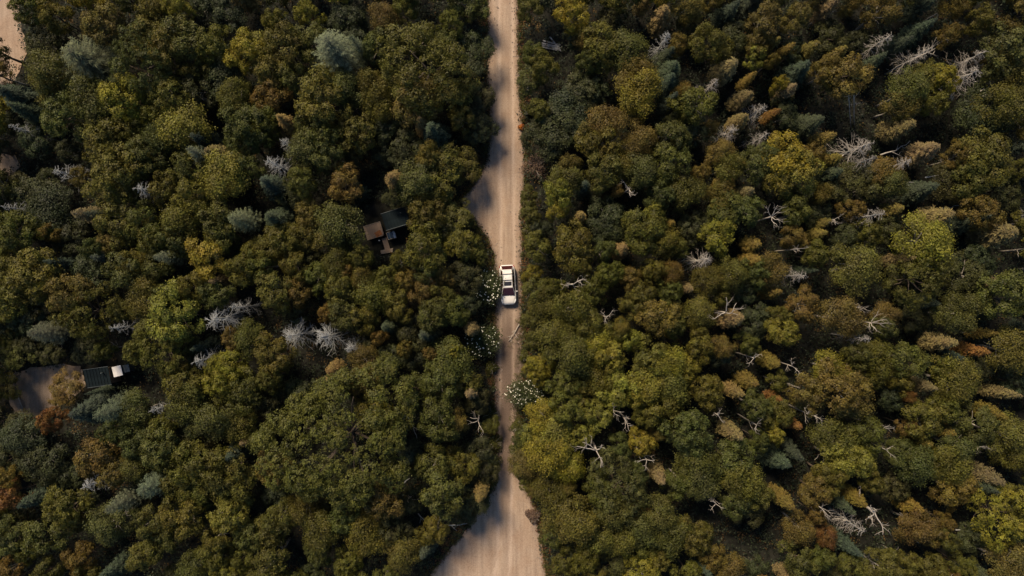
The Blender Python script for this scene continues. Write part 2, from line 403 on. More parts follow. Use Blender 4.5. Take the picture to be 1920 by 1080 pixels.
for s in range(5):
    r0, h0 = 1.45, 9.0
    reg('spruce', cone_crown(80+s, r0, h0, 1.6, lambda t: (1-t)**.8, 10, 21), cone_trunk(80+s, h0), r0, h0, 'needle', 'bark')
for s in range(5):       # narrow, dense, blunt tops
    r0, h0 = 1.15, 8.0
    reg('column', cone_crown(90+s, r0, h0, 1.8, lambda t: max(.0, (1-t**1.5))**.8*(.7+.3*t), 11, 20, needle=(.26, .09), droop=.12, tip=.35, step=.14), cone_trunk(90+s, h0), r0, h0, 'needle', 'palebark')
for s in range(3):       # soft wide pine
    r0, h0 = 2.4, 10.5
    reg('pine', cone_crown(100+s, r0, h0, 3.2, lambda t: max(.0, 1-t**1.5)**.7, 13, 17, needle=(.34, .06), droop=-.12, step=.12, tip=.25), cone_trunk(100+s, h0, .16), r0, h0, 'needle', 'bark')
DEAD = []
for s in range(5):
    r0, h0 = 1.6, 9.0
    DEAD.append((silver_branches(120+s, r0, h0).mesh('bare_branches', M['silver'], True), cone_trunk(120+s, h0, .10).mesh('trunk', M['silver'], True), r0, h0))
DEADB = [(d[0].copy(), d[1], d[2], d[3]) for d in DEAD]
for d in DEADB: d[0].materials[0] = M['palebark']
SNAG = []
for s in range(8):
    r0, h0 = 2.0, 8.0
    t_, b_ = snag_tree(140+s, r0, h0, [4, 5, 6, 5, 3, 6, 5, 4][s]); SNAG.append(([q.mesh('limb', M['bone'], True) for q in b_], t_.mesh('trunk', M['bone'], True), r0, h0))

# ------------------------------------------------------------------ where every tree stands
# kind + position and crown size as surveyed on twelve map sheets (sheet origin in photo pixels, 3.375 units per pixel)
# G olive, Y yellow-green, D dark, O amber, R orange, B blue-green conifer, P pale pine, T tan conifer, S silver dead conifer, N bleached snag, V open gap
SHEETS = {
(0,60): "D290,60,110 P540,190,165 G300,260,115 G330,340,90 G880,210,160 G930,40,110 G1070,130,120 G1170,60,120 G1370,60,100 Y1580,130,100 G1290,230,70 D1410,260,120 G590,420,120 Y790,420,110 G480,420,65 G390,540,120 G610,540,80 G1060,400,100 D1220,370,110 G1490,430,90 G1570,560,110 G1540,690,90 V1370,550,95 G950,510,80 Y1150,600,135 G690,640,120 D810,600,90 G660,760,110 G890,625,60 G940,770,105 B1280,665,75 G1000,650,80 T1390,765,80 G1200,860,100 P1270,800,65 Y1420,920,120 G1060,980,110 G1220,1010,100 G1540,860,90 G760,860,130 G900,860,95 O500,930,90 S400,890,70 S910,1000,70 B100,420,110 B180,510,110 D50,770,100 D220,690,100 D430,760,120 S120,610,45 D100,950,90 D300,960,110 G690,1000,100 D200,1040,130 D70,580,90 V470,820,60",
(480,60): "Y40,110,100 G170,90,110 G330,60,90 P500,150,150 P670,120,55 G780,110,80 D630,40,80 G870,60,90 G1010,60,90 G1070,250,235 G900,330,100 O1010,440,130 G1200,360,125 G1190,90,80 D1340,110,110 D1330,270,95 D1380,430,90 G110,250,100 G230,300,90 O80,400,95 G430,410,140 G560,370,100 G760,350,90 D620,470,90 G770,470,80 D800,590,100 G30,560,100 T210,585,70 S190,705,55 S110,830,75 G350,620,110 G340,750,125 G450,770,105 G640,660,120 D610,790,90 T1040,600,60 B1130,650,100 G1300,540,75 D1400,600,90 D800,770,110 D950,740,90 O1110,790,70 G1190,870,115 G1310,850,85 T880,920,80 G1010,930,110 O555,950,90 B650,1000,95 V740,960,90 G280,930,80 B100,980,120 D250,1010,90 G1120,1040,80 D900,1040,100 V700,810,60",
(960,60): "G130,130,85 G200,220,105 O310,140,75 G110,300,75 D400,30,60 G540,80,110 G730,110,110 O470,40,60 G480,190,60 O760,270,105 Y790,400,115 G770,470,95 D430,380,105 D520,370,80 D360,480,115 G180,500,60 D500,490,60 D300,620,125 D170,640,80 D420,640,80 O600,590,95 G560,700,115 O800,670,90 G1010,650,90 G990,800,120 G850,870,100 G690,860,90 G600,860,105 G1070,700,60 O1060,80,90 S970,40,55 B970,140,110 B1010,230,95 G1260,60,100 D1400,50,90 O1560,70,70 Y1540,160,60 T1340,235,85 S1270,330,55 G1160,440,115 O1080,370,50 B1000,330,80 O1500,300,38 T1450,410,70 S1570,490,60 T1450,570,70 S1390,625,60 S1590,660,50 D1390,150,60 D1050,520,80 B1010,450,60 D1140,610,90 O1250,600,38 O1330,780,70 G1360,850,80 O1440,830,50 G1580,830,100 O1210,890,50 O350,840,60 G330,930,90 B470,970,60 D560,940,75 N740,985,55 Y280,1030,80 G110,1050,55 O680,1020,50 G930,1030,80 G1100,1020,90 O1340,970,60 G1330,1040,80 T1490,1020,60 V1190,780,60 V640,420,30",
(1440,60): "O30,50,42 O110,110,42 O30,170,38 O260,90,62 O460,140,52 D400,40,80 D160,130,70 B210,240,90 O500,290,112 O380,240,80 Y75,330,45 T130,380,60 D90,430,60 S730,50,65 D600,60,80 B840,60,80 O1130,40,60 S980,130,65 B680,200,70 G1010,280,110 Y1110,300,90 G870,380,115 G1050,450,100 O840,460,75 V700,330,90 S1270,270,100 S1320,150,65 G1500,100,130 O1400,180,60 G1560,250,110 D1360,500,140 G1510,450,120 D1580,350,90 R30,520,45 D110,530,70 B280,560,80 O370,650,50 V520,520,110 T820,600,85 S600,720,85 S640,805,45 V1000,580,80 T990,770,95 S850,830,60 G1350,810,140 O1210,790,70 G1280,900,110 Y110,790,130 Y180,870,115 O290,800,60 G80,950,100 O330,1010,50 O430,800,60 B400,880,70 D520,970,100 D650,990,100 O730,890,80 G780,970,80 B1000,1000,80 D1150,950,100 D1480,1000,100 B1560,720,80 G1590,870,70",
(0,380): "S60,30,45 D300,60,120 T560,60,70 B640,60,55 G90,200,115 D60,310,95 O330,180,60 D450,220,105 G240,180,50 G740,110,115 G890,110,95 G950,190,70 G1150,90,115 O720,240,70 G600,280,60 B670,330,70 D830,240,80 V320,290,70 B400,390,60 G200,450,145 G70,440,80 D230,600,130 G80,600,115 D200,720,100 O430,580,110 D560,450,95 G540,680,150 G600,610,80 G800,450,115 G850,380,80 G1110,220,90 G1000,250,80 Y1300,330,110 P1090,330,55 G1000,420,80 G1380,90,105 G1390,210,90 P1530,90,80 D1440,350,80 G1550,430,90 T1390,480,48 G1370,570,85 G1200,530,80 G930,640,100 G780,690,70 Y1110,700,140 G1050,610,80 S1370,740,100 S1500,660,50 V1470,740,45 S750,790,50 P290,820,80 D180,880,70 G60,830,80 G1000,900,145 G880,930,105 D1160,900,90 D330,950,100 G100,950,90 G660,930,90 D540,930,75 B1290,900,70 S1270,1000,65 O1500,860,65 G1570,880,90 Y1430,1030,90 G1120,1050,60 D30,720,90",
(480,380): "B110,100,100 G250,200,80 G500,130,125 G440,210,100 D560,260,85 O350,90,80 G120,260,100 G30,300,80 D330,280,80 G1060,70,105 G1250,100,105 G1060,270,115 G1300,270,90 G910,370,50 D1200,190,80 G1400,320,55 G660,350,65 G520,400,80 G30,390,80 G100,560,100 O270,560,80 G380,480,80 G510,530,85 O570,450,60 G740,570,100 O690,480,60 O960,500,70 G890,600,90 O1070,560,70 O1190,490,60 G1160,600,80 G830,480,70 D1330,480,85 O460,720,60 G570,720,90 G700,720,80 G910,690,60 G1130,720,90 D1330,650,65 G1230,700,80 S230,840,90 S430,850,95 V60,740,50 G90,960,120 B850,790,70 S600,920,55 O770,860,42 O940,910,42 D700,900,70 D1000,800,105 B1080,850,75 O690,1010,90 T480,1050,60 D850,990,95 T1350,800,60 G1240,990,115 Y1260,950,50 O1100,950,42 D1000,1000,70 G250,400,70 G1080,440,70 D260,690,60",
(960,380): "G120,80,55 Y300,40,60 T415,95,55 D600,100,110 D180,170,55 G370,270,115 G170,290,75 Y130,450,50 G830,150,110 G870,240,90 G980,230,80 Y900,60,60 O1020,130,40 G1050,280,50 Y1320,190,108 G1360,40,100 G1490,60,90 D1150,150,80 G580,310,60 T690,310,70 D630,200,75 V1300,330,45 S1220,360,70 O1540,250,60 O1540,350,60 G1560,450,80 G150,560,75 G270,540,95 G510,560,80 G450,420,70 G620,450,70 O760,470,60 G820,570,80 O1010,460,60 G1000,570,70 T1110,530,50 G1250,500,90 G1390,470,80 D1480,560,70 G900,430,70 N380,510,70 N600,725,50 N1360,690,85 G200,650,85 G380,680,95 G150,730,60 G480,790,80 O690,780,48 G750,640,70 O920,700,105 G1020,770,70 O1030,850,32 G250,830,110 G150,860,60 G340,830,80 Y730,870,70 Y550,870,90 Y600,970,95 G400,960,115 Y170,1040,75 G880,990,115 Y1000,1000,90 Y1110,1040,80 G660,830,80 G1180,680,90 T1380,740,80 G1180,830,100 O1340,900,60 G1200,920,90 G1500,900,100 N1550,990,55 D1300,950,75 V1090,860,40 D1540,730,90 G1330,600,80",
(1440,380): "N40,80,65 G180,70,110 O520,40,60 S680,75,70 O820,40,55 D320,50,80 O350,140,42 O170,210,105 O320,210,50 G300,330,90 G640,200,90 D500,230,80 D770,170,85 N430,105,45 T1080,95,95 Y1020,240,140 O1350,50,95 T1460,200,110 B1300,120,80 G550,430,130 N200,285,42 S200,460,55 O40,420,80 B230,430,65 T820,370,55 G970,480,145 G1050,470,105 D860,500,80 V760,460,40 D1250,450,115 D1320,370,95 G1180,700,100 G1500,600,140 T1400,500,60 D1330,620,95 O40,580,50 O230,630,80 Y90,800,80 G80,720,60 V250,850,60 O450,730,150 O750,700,110 G720,790,100 N590,670,45 N680,760,60 S600,860,45 T1100,890,80 R1310,940,60 B1140,990,75 G1530,930,130 O1390,840,42 V1590,780,40 G880,990,100 G690,970,90 G560,960,80 O40,1000,60 N170,1030,45 Y400,1050,90 D1300,1040,80 G1170,1040,80 D930,740,70 B980,620,70",
(0,700): "O410,100,90 D350,130,55 R330,310,75 O120,310,80 D120,410,110 D260,560,115 B570,250,115 D60,520,95 O800,60,80 B610,120,60 P730,210,80 G850,250,90 S1000,225,50 D880,330,85 G700,360,80 G1150,80,105 G1250,110,80 Y1430,50,100 G1530,110,105 G1160,200,100 G1380,280,110 D1230,330,95 G1020,350,110 G1010,490,110 G1080,540,80 D1180,430,95 G1500,340,90 T1570,430,60 O610,530,105 D700,470,85 V450,430,70 O740,640,80 G850,600,80 G900,450,90 P970,700,90 S580,700,70 D450,640,80 R70,780,95 B240,770,95 O60,660,60 D100,900,95 G420,830,105 D560,800,75 P770,810,70 D860,790,85 O520,940,60 G950,960,100 G700,940,100 G1230,560,120 G1150,680,110 G1230,760,100 G1160,900,115 Y1450,910,100 G1420,640,120 G1500,760,100 D1300,860,80 G1580,1030,90 G1380,1010,80 G300,1020,110 G60,1020,90 G1050,1040,80 B1480,490,85",
(480,700): "G90,30,70 D60,180,85 D280,130,85 T490,40,75 O700,40,95 G650,200,115 G790,250,110 Y830,290,70 G560,420,380 D180,330,60 G40,430,65 O130,620,110 B240,650,50 G1010,100,90 G1180,60,110 G1330,50,95 T1370,130,60 G1130,290,110 O1280,300,70 D1400,180,65 V900,420,60 B950,530,85 N1400,310,65 G1500,330,55 G1130,560,100 G1310,590,90 D1420,500,75 T1430,740,60 D1350,820,95 D1430,620,70 O800,780,110 G1150,760,120 D960,800,85 D1250,850,85 G290,840,80 D120,760,80 D430,840,80 G580,900,95 G420,990,100 G150,930,90 G60,1000,90 G700,1010,105 D850,990,105 G1140,990,80",
(960,700): "Y170,20,55 G360,60,95 G420,140,70 Y700,60,115 G560,50,90 Y860,70,110 G1000,60,115 Y190,280,85 Y520,270,100 G340,250,90 Y290,400,105 Y170,390,90 Y230,500,105 Y340,590,90 G90,400,60 Y430,390,80 Y760,150,80 G900,200,115 G860,270,70 N655,240,45 N720,310,55 N540,500,100 N860,560,60 G680,460,80 Y820,440,88 O910,390,35 O90,570,80 G90,680,50 O120,720,42 G680,740,165 G560,720,80 G780,640,90 G650,860,100 T940,640,62 G1140,380,120 G1160,560,120 G1200,660,100 G1060,680,90 G1390,560,110 G1450,680,100 G1420,790,80 T1380,360,70 N1320,265,45 N1560,330,42 G1550,210,90 G1560,420,80 G1240,130,90 T1390,110,60 O1500,50,60 V1100,210,50 V1260,900,60 N1300,840,50 O370,740,38 G250,760,85 G300,900,115 G430,930,115 G560,1010,100 G280,1010,75 G820,960,115 G950,900,90 G1000,1020,100 G690,1030,90 O830,860,50 G1150,1030,90 D1500,850,95 G1560,760,80",
(1440,700): "G60,50,50 O250,110,110 O450,100,140 O550,200,90 R70,160,42 G650,30,60 G830,40,70 T990,80,55 G1200,50,115 R870,150,35 T1470,130,55 D1580,60,80 G50,270,80 Y30,380,60 R180,340,48 N280,260,55 G420,400,110 G620,390,90 Y430,540,110 Y560,530,90 G380,640,80 G980,260,110 G1110,220,80 N750,365,55 O870,330,50 O1130,350,60 D770,140,70 G1310,310,110 O1450,250,60 G1520,400,110 G1560,540,80 G1200,450,90 G830,500,105 G920,580,100 G1150,560,100 Y1090,540,50 O1000,430,60 N1360,480,35 N770,490,42 O1160,720,100 T1390,640,80 B1330,720,70 Y1490,900,155 G1580,820,80 O920,860,60 O580,790,60 O320,750,80 O110,800,60 O290,890,80 G650,680,60 N700,890,120 S560,970,75 N360,870,45 O200,970,80 R370,1050,60 O1110,930,50 O960,980,90 O1040,1010,75 G1120,1045,60 D1280,1040,80 D800,720,80 B60,560,80 B150,480,70 B480,820,60",
}
TR = []
for (ox, oy), s in SHEETS.items():
    for e in s.split():
        a, b_, c = e[1:].split(','); TR.append([e[0], ox+float(a)/3.375, oy+float(b_)/3.375, float(c)/3.375])
for t in TR:
    if t[0] in 'GYDO': t[3] *= 1.13
TR.sort(key=lambda t: -t[3])
keep = []
for t in TR:       # a crown wholly swallowed by a bigger neighbour is not a tree one can see
    if t[0] in 'GD' and any(q[0] in 'GYO' and math.hypot(t[1]-q[1], t[2]-q[2]) < .62*q[3] for q in keep): continue
    keep.append(t)
TR = keep
# open places: yard, buildings, gaps and the dead trees that stand clear; crowns around them end at their rim
CLEAR = [(48,735,30),(92,708,28),(62,765,20),(140,702,16),(185,704,24),(224,692,30),(702,433,21),(742,414,25),(735,442,14),(724,462,14),(16,100,32),(10,140,18),(20,308,14),(1032,84,20)]
def trim(t):
    if t[0] not in 'GYDBO' or t[3] > 90 or math.hypot(t[1]-121, t[2]-730) < 12: return True
    q = t[3]
    for a, b_, c in CLEAR: q = min(q, max(0, math.hypot(t[1]-a, t[2]-b_) - c*.92))
    for v in TR:
        if v[0] == 'V': q = min(q, max(t[3]*.55, math.hypot(t[1]-v[1], t[2]-v[2]) - v[3]*.75))
        elif v[0] in 'SN' : q = min(q, max(t[3]*.6, math.hypot(t[1]-v[1], t[2]-v[2]) - v[3]*.75))
    if q < min(9, t[3]*.9): return False
    t[3] = q; return True
TR = [t for t in TR if trim(t)]
# the forest goes on above and below the strip that was surveyed, and a little past its sides
fr = np.random.default_rng(5)
def far_enough(px, py, rr, k=.95): return all((px-t[1])**2+(py-t[2])**2 > (k*(rr+t[3])*.78)**2 for t in TR)
tries = 0
while tries < 5200:
    tries += 1
    px, py = fr.uniform(-110, 2030), fr.uniform(-70, 1150)
    if 0 < px < 1920 and 60 < py < 1020: continue
    rr = fr.choice([22, 26, 30, 34]); 
    lx, rx = np.interp(py, RE[:, 0], RE[:, 1]), np.interp(py, RE[:, 0], RE[:, 2])
    if lx-rr*.9 < px < rx+rr*.9 or (px < 60 and py < 70): continue
    if not far_enough(px, py, rr): continue
    k = fr.choice(list('GGGGGGDDYOBT') if px < 1250 else list('GGGGDDOOOTBS')); TR.append([k, px, py, rr*(1.0 if k not in 'TBS' else .8)])

COL = {'G': [(.094,.092,.018), (.086,.088,.020), (.102,.094,.018), (.078,.084,.022), (.098,.088,.018)],
       'Y': [(.185,.165,.024), (.190,.160,.022), (.168,.158,.028)],
       'D': [(.050,.056,.022), (.046,.056,.026), (.058,.058,.020)],
       'O': [(.132,.100,.024), (.138,.096,.026), (.122,.094,.024)],
       'R': [(.175,.082,.026), (.155,.085,.028)],
       'B': [(.046,.058,.036), (.040,.052,.036)],
       'P': [(.120,.140,.085), (.110,.125,.080)],
       'T': [(.142,.110,.050), (.148,.104,.042), (.128,.100,.050)]}
BUILT = []       # (x, y, radius) footprints kept free of trunks
def place(name, cm, tm, r0, h0, x, y, r, h, rz, colr=None, cname='crown', tilt=0):
    o = empty(name, (x, y, -.02), rz, (r/r0, r/r0, h/h0))
    if tilt: o.rotation_euler = (tilt*math.cos(rz*3), tilt*math.sin(rz*3), rz)
    t_ = link('trunk', tm, o)
    if isinstance(cm, list):
        for q in cm: link('limb', q, o)
        return o
    c_ = link(cname, cm, o)
    if cname == 'bare_branches': c_['kind'] = 'stuff'
    if colr is not None: c_.color = (*colr, 1)
    return o
TREES = []; GAPS = []
tr = np.random.default_rng(77)
STANDS_CLEAR = [(712, 433, 3.2), (190, 706, 2.6), (225, 696, 1.3)]
def in_view(t): return 0 <= t[1] <= 1920 and 0 <= t[2] <= 1080
single = set(id(t) for t in sorted([t for t in TR if t[0] in 'GYD' and in_view(t)], key=lambda t: -t[3]*(.8 if t[0] == 'D' else 1))[:300])
MASS = []
for TT in TR:
    k, px, py, rp = TT
    if k == 'V': GAPS.append((*P2W(px, py, 0), rp*H/F)); continue
    rm = rp*H/F
    if k in 'GYOR' : h = np.clip(5.6 + 1.15*rm + tr.uniform(-.6, .9), 5, 11.5)
    elif k == 'D': h = np.clip(3.6 + .9*rm + tr.uniform(-.4, .5), 3, 6.5)
    elif k == 'P': h = 10 + tr.uniform(-.5, 1)
    elif k in 'BT': h = np.clip(6.6 + .9*rm + tr.uniform(-.5, .8), 5.5, 10)
    elif k == 'S': h = 9.2 + tr.uniform(-.8, 1)
    else: h = 9.0 + tr.uniform(-.4, .8)
    dr = 960 - px
    near = min(abs(px-np.interp(py, RE[:, 0], RE[:, 1])), abs(px-np.interp(py, RE[:, 0], RE[:, 2])))
    if near < (85 if px < 950 else 55) and k in 'GYODR': h = min(h, (2.7 + .06*near if px < 950 else 4.0 + .075*near) + tr.uniform(-.3, .3))
    if k == 'N' and near < 40: h = 5
    if k in 'GYDO' and math.hypot(px-78, py-705) < 100: h = min(h, 3.6)
    if k in 'GYDOBT' and math.hypot(px-688, py-398) < 62: h = min(h, 4.2)
    zc = h*(.74 if k in 'GYDOR' else .62 if k in 'BPT' else .8)
    x, y = P2W(px, py, zc); r = rp*(H-zc)/F*1.05
    l, rr_ = road_edges(y)       # no trunk stands on the driving surface
    if l-.35 < x < rr_+.35: x = l-.45 if x < (l+rr_)/2 else rr_+.45
    if k not in 'SN':
        c = np.array(COL[k][tr.integers(len(COL[k]))])*tr.uniform(.86, 1.16)*np.array([1+tr.uniform(-.08, .08), 1, 1+tr.uniform(-.1, .1)])
    if rp > 90: c = np.array((.092, .094, .019))
    east = px > 1250
    if k in 'GYDOR':
        if rp > 90: kind = 'giant'
        elif rp > 48: kind = 'big'
        elif k in 'OR' and rp < 22 and east and tr.random() < .6: kind = 'column'
        else: kind = 'feather' if tr.random() < (.45 if px > 960 else .18) else 'broad'
    elif k == 'T': kind = 'column'
    elif k == 'P': kind = 'pine'
    elif k == 'B': kind = 'spruce'
    v = None
    if k == 'S':
        lib = DEADB if east else DEAD
        cm, tm, r0, h0 = lib[tr.integers(len(lib))]; o = place('dead_conifer', cm, tm, r0, h0, x, y, r*1.45, h, tr.uniform(0, 6.28), None, 'bare_branches')
    elif k == 'N':
        cm, tm, r0, h0 = SNAG[tr.integers(len(SNAG))]; o = place('bare_dead_tree', cm, tm, r0, h0, x, y, r*1.2, h, tr.uniform(0, 6.28), None, 'bare_branches')
    else:
        vi = tr.integers(len(VAR[kind])); cm, tm, r0, h0 = VAR[kind][vi]
        if (k in 'GYD' and id(TT) not in single) or (k in 'OR' and not in_view(TT)):
            MASS.append((x, y, r, h, c, vi)); continue
        nm = {'broad': 'broadleaf_tree', 'big': 'broadleaf_tree', 'giant': 'broadleaf_tree', 'feather': 'broadleaf_tree', 'column': 'narrow_conifer', 'pine': 'pine_tree', 'spruce': 'spruce_tree'}[kind]
        if k in 'OR' and nm == 'broadleaf_tree': nm = 'amber_broadleaf_tree'
        o = place(nm, cm, tm, r0, h0, x, y, r, h, tr.uniform(0, 6.28), c, tilt=.05)
        o['form'] = kind
    TREES.append((o, k, x, y, r, h, px, py))

# the smaller trees past the three hundred largest: one mass, instanced on points
vars_ = [(c_, t_) for c_, t_, _, _ in VAR['broad']]; pts = np.array([(m_[0], m_[1], -.02) for m_ in MASS])
pme = bpy.data.meshes.new('background_trees'); pme.from_pydata(pts.tolist(), [], [])
def pattr(nm, ty, prop, arr): a = pme.attributes.new(nm, ty, 'POINT'); a.data.foreach_set(prop, np.asarray(arr, np.float32 if ty != 'INT' else np.int32).reshape(-1))
pattr('tint', 'FLOAT_COLOR', 'color', [(*m_[4], 1) for m_ in MASS]); pattr('form', 'INT', 'value', [m_[5] % len(vars_) for m_ in MASS])
pattr('size', 'FLOAT_VECTOR', 'vector', [(m_[2]/1.9, m_[2]/1.9, m_[3]/8.0) for m_ in MASS]); pattr('turn', 'FLOAT_VECTOR', 'vector', [(0, 0, tr.uniform(0, 6.28)) for m_ in MASS])
mass = link('background_trees', pme); tag(mass, 'smaller green trees filling in between the larger crowns', 'trees', kind='stuff')
ng = bpy.data.node_groups.new('tree_mass', 'GeometryNodeTree'); ng.interface.new_socket('Geometry', in_out='INPUT', socket_type='NodeSocketGeometry'); ng.interface.new_socket('Geometry', in_out='OUTPUT', socket_type='NodeSocketGeometry')
gi = ng.nodes.new('NodeGroupInput'); go = ng.nodes.new('NodeGroupOutput'); jn = ng.nodes.new('GeometryNodeJoinGeometry')
src = {}
for o_ in list(bpy.data.objects):
    if o_.type == 'MESH' and o_.data.name not in src: src[o_.data.name] = o_
for c_, t_ in vars_:
    if c_.name not in src or t_.name not in src: continue
    a_ = ng.nodes.new('GeometryNodeObjectInfo'); a_.inputs['Object'].default_value = src[c_.name]; b_ = ng.nodes.new('GeometryNodeObjectInfo'); b_.inputs['Object'].default_value = src[t_.name]
    st = ng.nodes.new('GeometryNodeSetMaterial'); st.inputs['Material'].default_value = M['leaf_mass']; ng.links.new(a_.outputs['Geometry'], st.inputs['Geometry'])
    j2 = ng.nodes.new('GeometryNodeJoinGeometry'); ng.links.new(st.outputs[0], j2.inputs[0]); ng.links.new(b_.outputs['Geometry'], j2.inputs[0])
    ti = ng.nodes.new('GeometryNodeGeometryToInstance'); ng.links.new(j2.outputs[0], ti.inputs[0]); ng.links.new(ti.outputs[0], jn.inputs[0])
ip = ng.nodes.new('GeometryNodeInstanceOnPoints'); ip.inputs['Pick Instance'].default_value = True
ng.links.new(gi.outputs[0], ip.inputs['Points']); ng.links.new(jn.outputs[0], ip.inputs['Instance'])
def named(nm, ty): q = ng.nodes.new('GeometryNodeInputNamedAttribute'); q.data_type = ty; q.inputs['Name'].default_value = nm; return q.outputs['Attribute']
ng.links.new(named('form', 'INT'), ip.inputs['Instance Index']); ng.links.new(named('size', 'FLOAT_VECTOR'), ip.inputs['Scale']); ng.links.new(named('turn', 'FLOAT_VECTOR'), ip.inputs['Rotation'])
ng.links.new(ip.outputs[0], go.inputs[0])
md = mass.modifiers.new('tree_mass', 'NODES'); md.node_group = ng

# ------------------------------------------------------------------ undergrowth: nobody could count it
def scatter(name, label, cat, pts, mat, nleaf, spread, zr, size, colr, seed, aspect=.6):
    r = np.random.default_rng(seed); pts = np.asarray(pts); n = len(pts)
    hh = r.uniform(zr[0], zr[1], n)
    C = np.repeat(np.concatenate([pts, hh[:, None]*0], 1), nleaf, 0)
    q = r.normal(size=(n*nleaf, 3)); q[:, :2] *= np.repeat(r.uniform(.6, 1.2, n), nleaf)[:, None]*spread
    dd = np.exp(-(q[:, 0]**2+q[:, 1]**2)/(2*spread**2))
    C[:, :2] += q[:, :2]; C[:, 2] = .03 + np.repeat(hh, nleaf)*dd*r.uniform(.55, 1.0, n*nleaf)
    N = np.stack([q[:, 0]/spread*.5, q[:, 1]/spread*.5, np.ones(len(q))], 1) + r.normal(0, .5, (len(q), 3))
    L = size*r.uniform(.7, 1.35, len(q))
    T = np.clip(np.repeat(r.normal(.5, .16, n), nleaf) + r.normal(0, .16, len(q)), 0, 1)
    o = link(name, quads_mesh(name, leaves(C, N, L, L*aspect, r), T, M[mat])); o.color = (*colr, 1)
    tag(o, label, cat, kind='stuff'); return o
ur = np.random.default_rng(3); U = []; U2 = []; U3 = []
for i in range(21000):
    x, y = ur.uniform(-74, 74), ur.uniform(-44, 44)
    if on_road(x, y, .1) or any(in_poly(x, y, P) for P in POLY): continue
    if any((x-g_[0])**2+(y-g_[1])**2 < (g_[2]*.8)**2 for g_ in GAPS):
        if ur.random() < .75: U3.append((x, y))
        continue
    if any((x-P2W(a, b_)[0])**2+(y-P2W(a, b_)[1])**2 < q*q for a, b_, q in STANDS_CLEAR): continue
    (U if ur.random() < .84 else U2).append((x, y))
scatter('undergrowth', 'dark green bushes and saplings covering the forest floor', 'undergrowth', U, 'leaf', 20, .42, (.4, 2.1), .24, (.034, .044, .024), 31)
scatter('painted_shade_ferns', 'low ferns coloured dark for the deep shade of the canopy gaps', 'ferns', U3, 'leaf', 26, .4, (.2, .7), .22, (.022, .032, .022), 35)  # deep shade of the gaps is painted into this leaf colour
scatter('bracken', 'brown bracken and fallen leaves between the trees', 'bracken', U2, 'litter', 16, .45, (.15, 1.1), .22, (.095, .062, .028), 32)
# road verge: grass tufts, small weeds and rust-coloured fallen leaves
vg = []; vr = []; 
for i in range(2600):
    y = ur.uniform(-40, 40); l, r_ = road_edges(y); s = ur.random() < .5
    d = abs(ur.normal(0, .55)) - .12
    x = l - d if s else r_ + d
    (vg if ur.random() < .62 else vr).append((x, y))
for i in range(150):       # weeds on the crown of the darkened stretch
    py = ur.uniform(600, 880); y = (540-py)*H/F; l, r_ = road_edges(y); vg.append((r_ - abs(ur.normal(0, .5)), y))
scatter('verge_grass', 'low grass and weeds along both edges of the dirt road', 'grass', vg, 'leaf', 22, .2, (.1, .6), .15, (.085, .085, .022), 33, .3)
scatter('leaf_litter', 'rust brown fallen leaves along the edges of the dirt road', 'leaf litter', vr, 'litter', 18, .28, (.03, .14), .14, (.15, .072, .038), 34)
# pebbles and clods on the road
pm = MB(); pr = np.random.default_rng(8)
for i in range(900):
    y = pr.uniform(-36, 36); l, r_ = road_edges(y); e = abs(pr.normal(0, .5)); x = (l+e) if pr.random() < .5 else (r_-e)
    s = pr.uniform(.025, .075); z = .05
    v = np.array([(-1,-1,0),(1,-1,0),(1,1,0),(-1,1,0),(-.5,-.6,.9),(.6,-.5,.8),(.5,.6,1),(-.6,.5,.7)])*s*pr.uniform(.7, 1.3, (8, 3)) + (x, y, z)
    pm.add(v, [(0,1,5,4),(1,2,6,5),(2,3,7,6),(3,0,4,7),(4,5,6,7)])
tag(pm.obj('pebbles', simple('pebble', (.27, .22, .18), .9, .4, 4)), 'loose pebbles scattered on the dirt road', 'pebbles', kind='stuff')

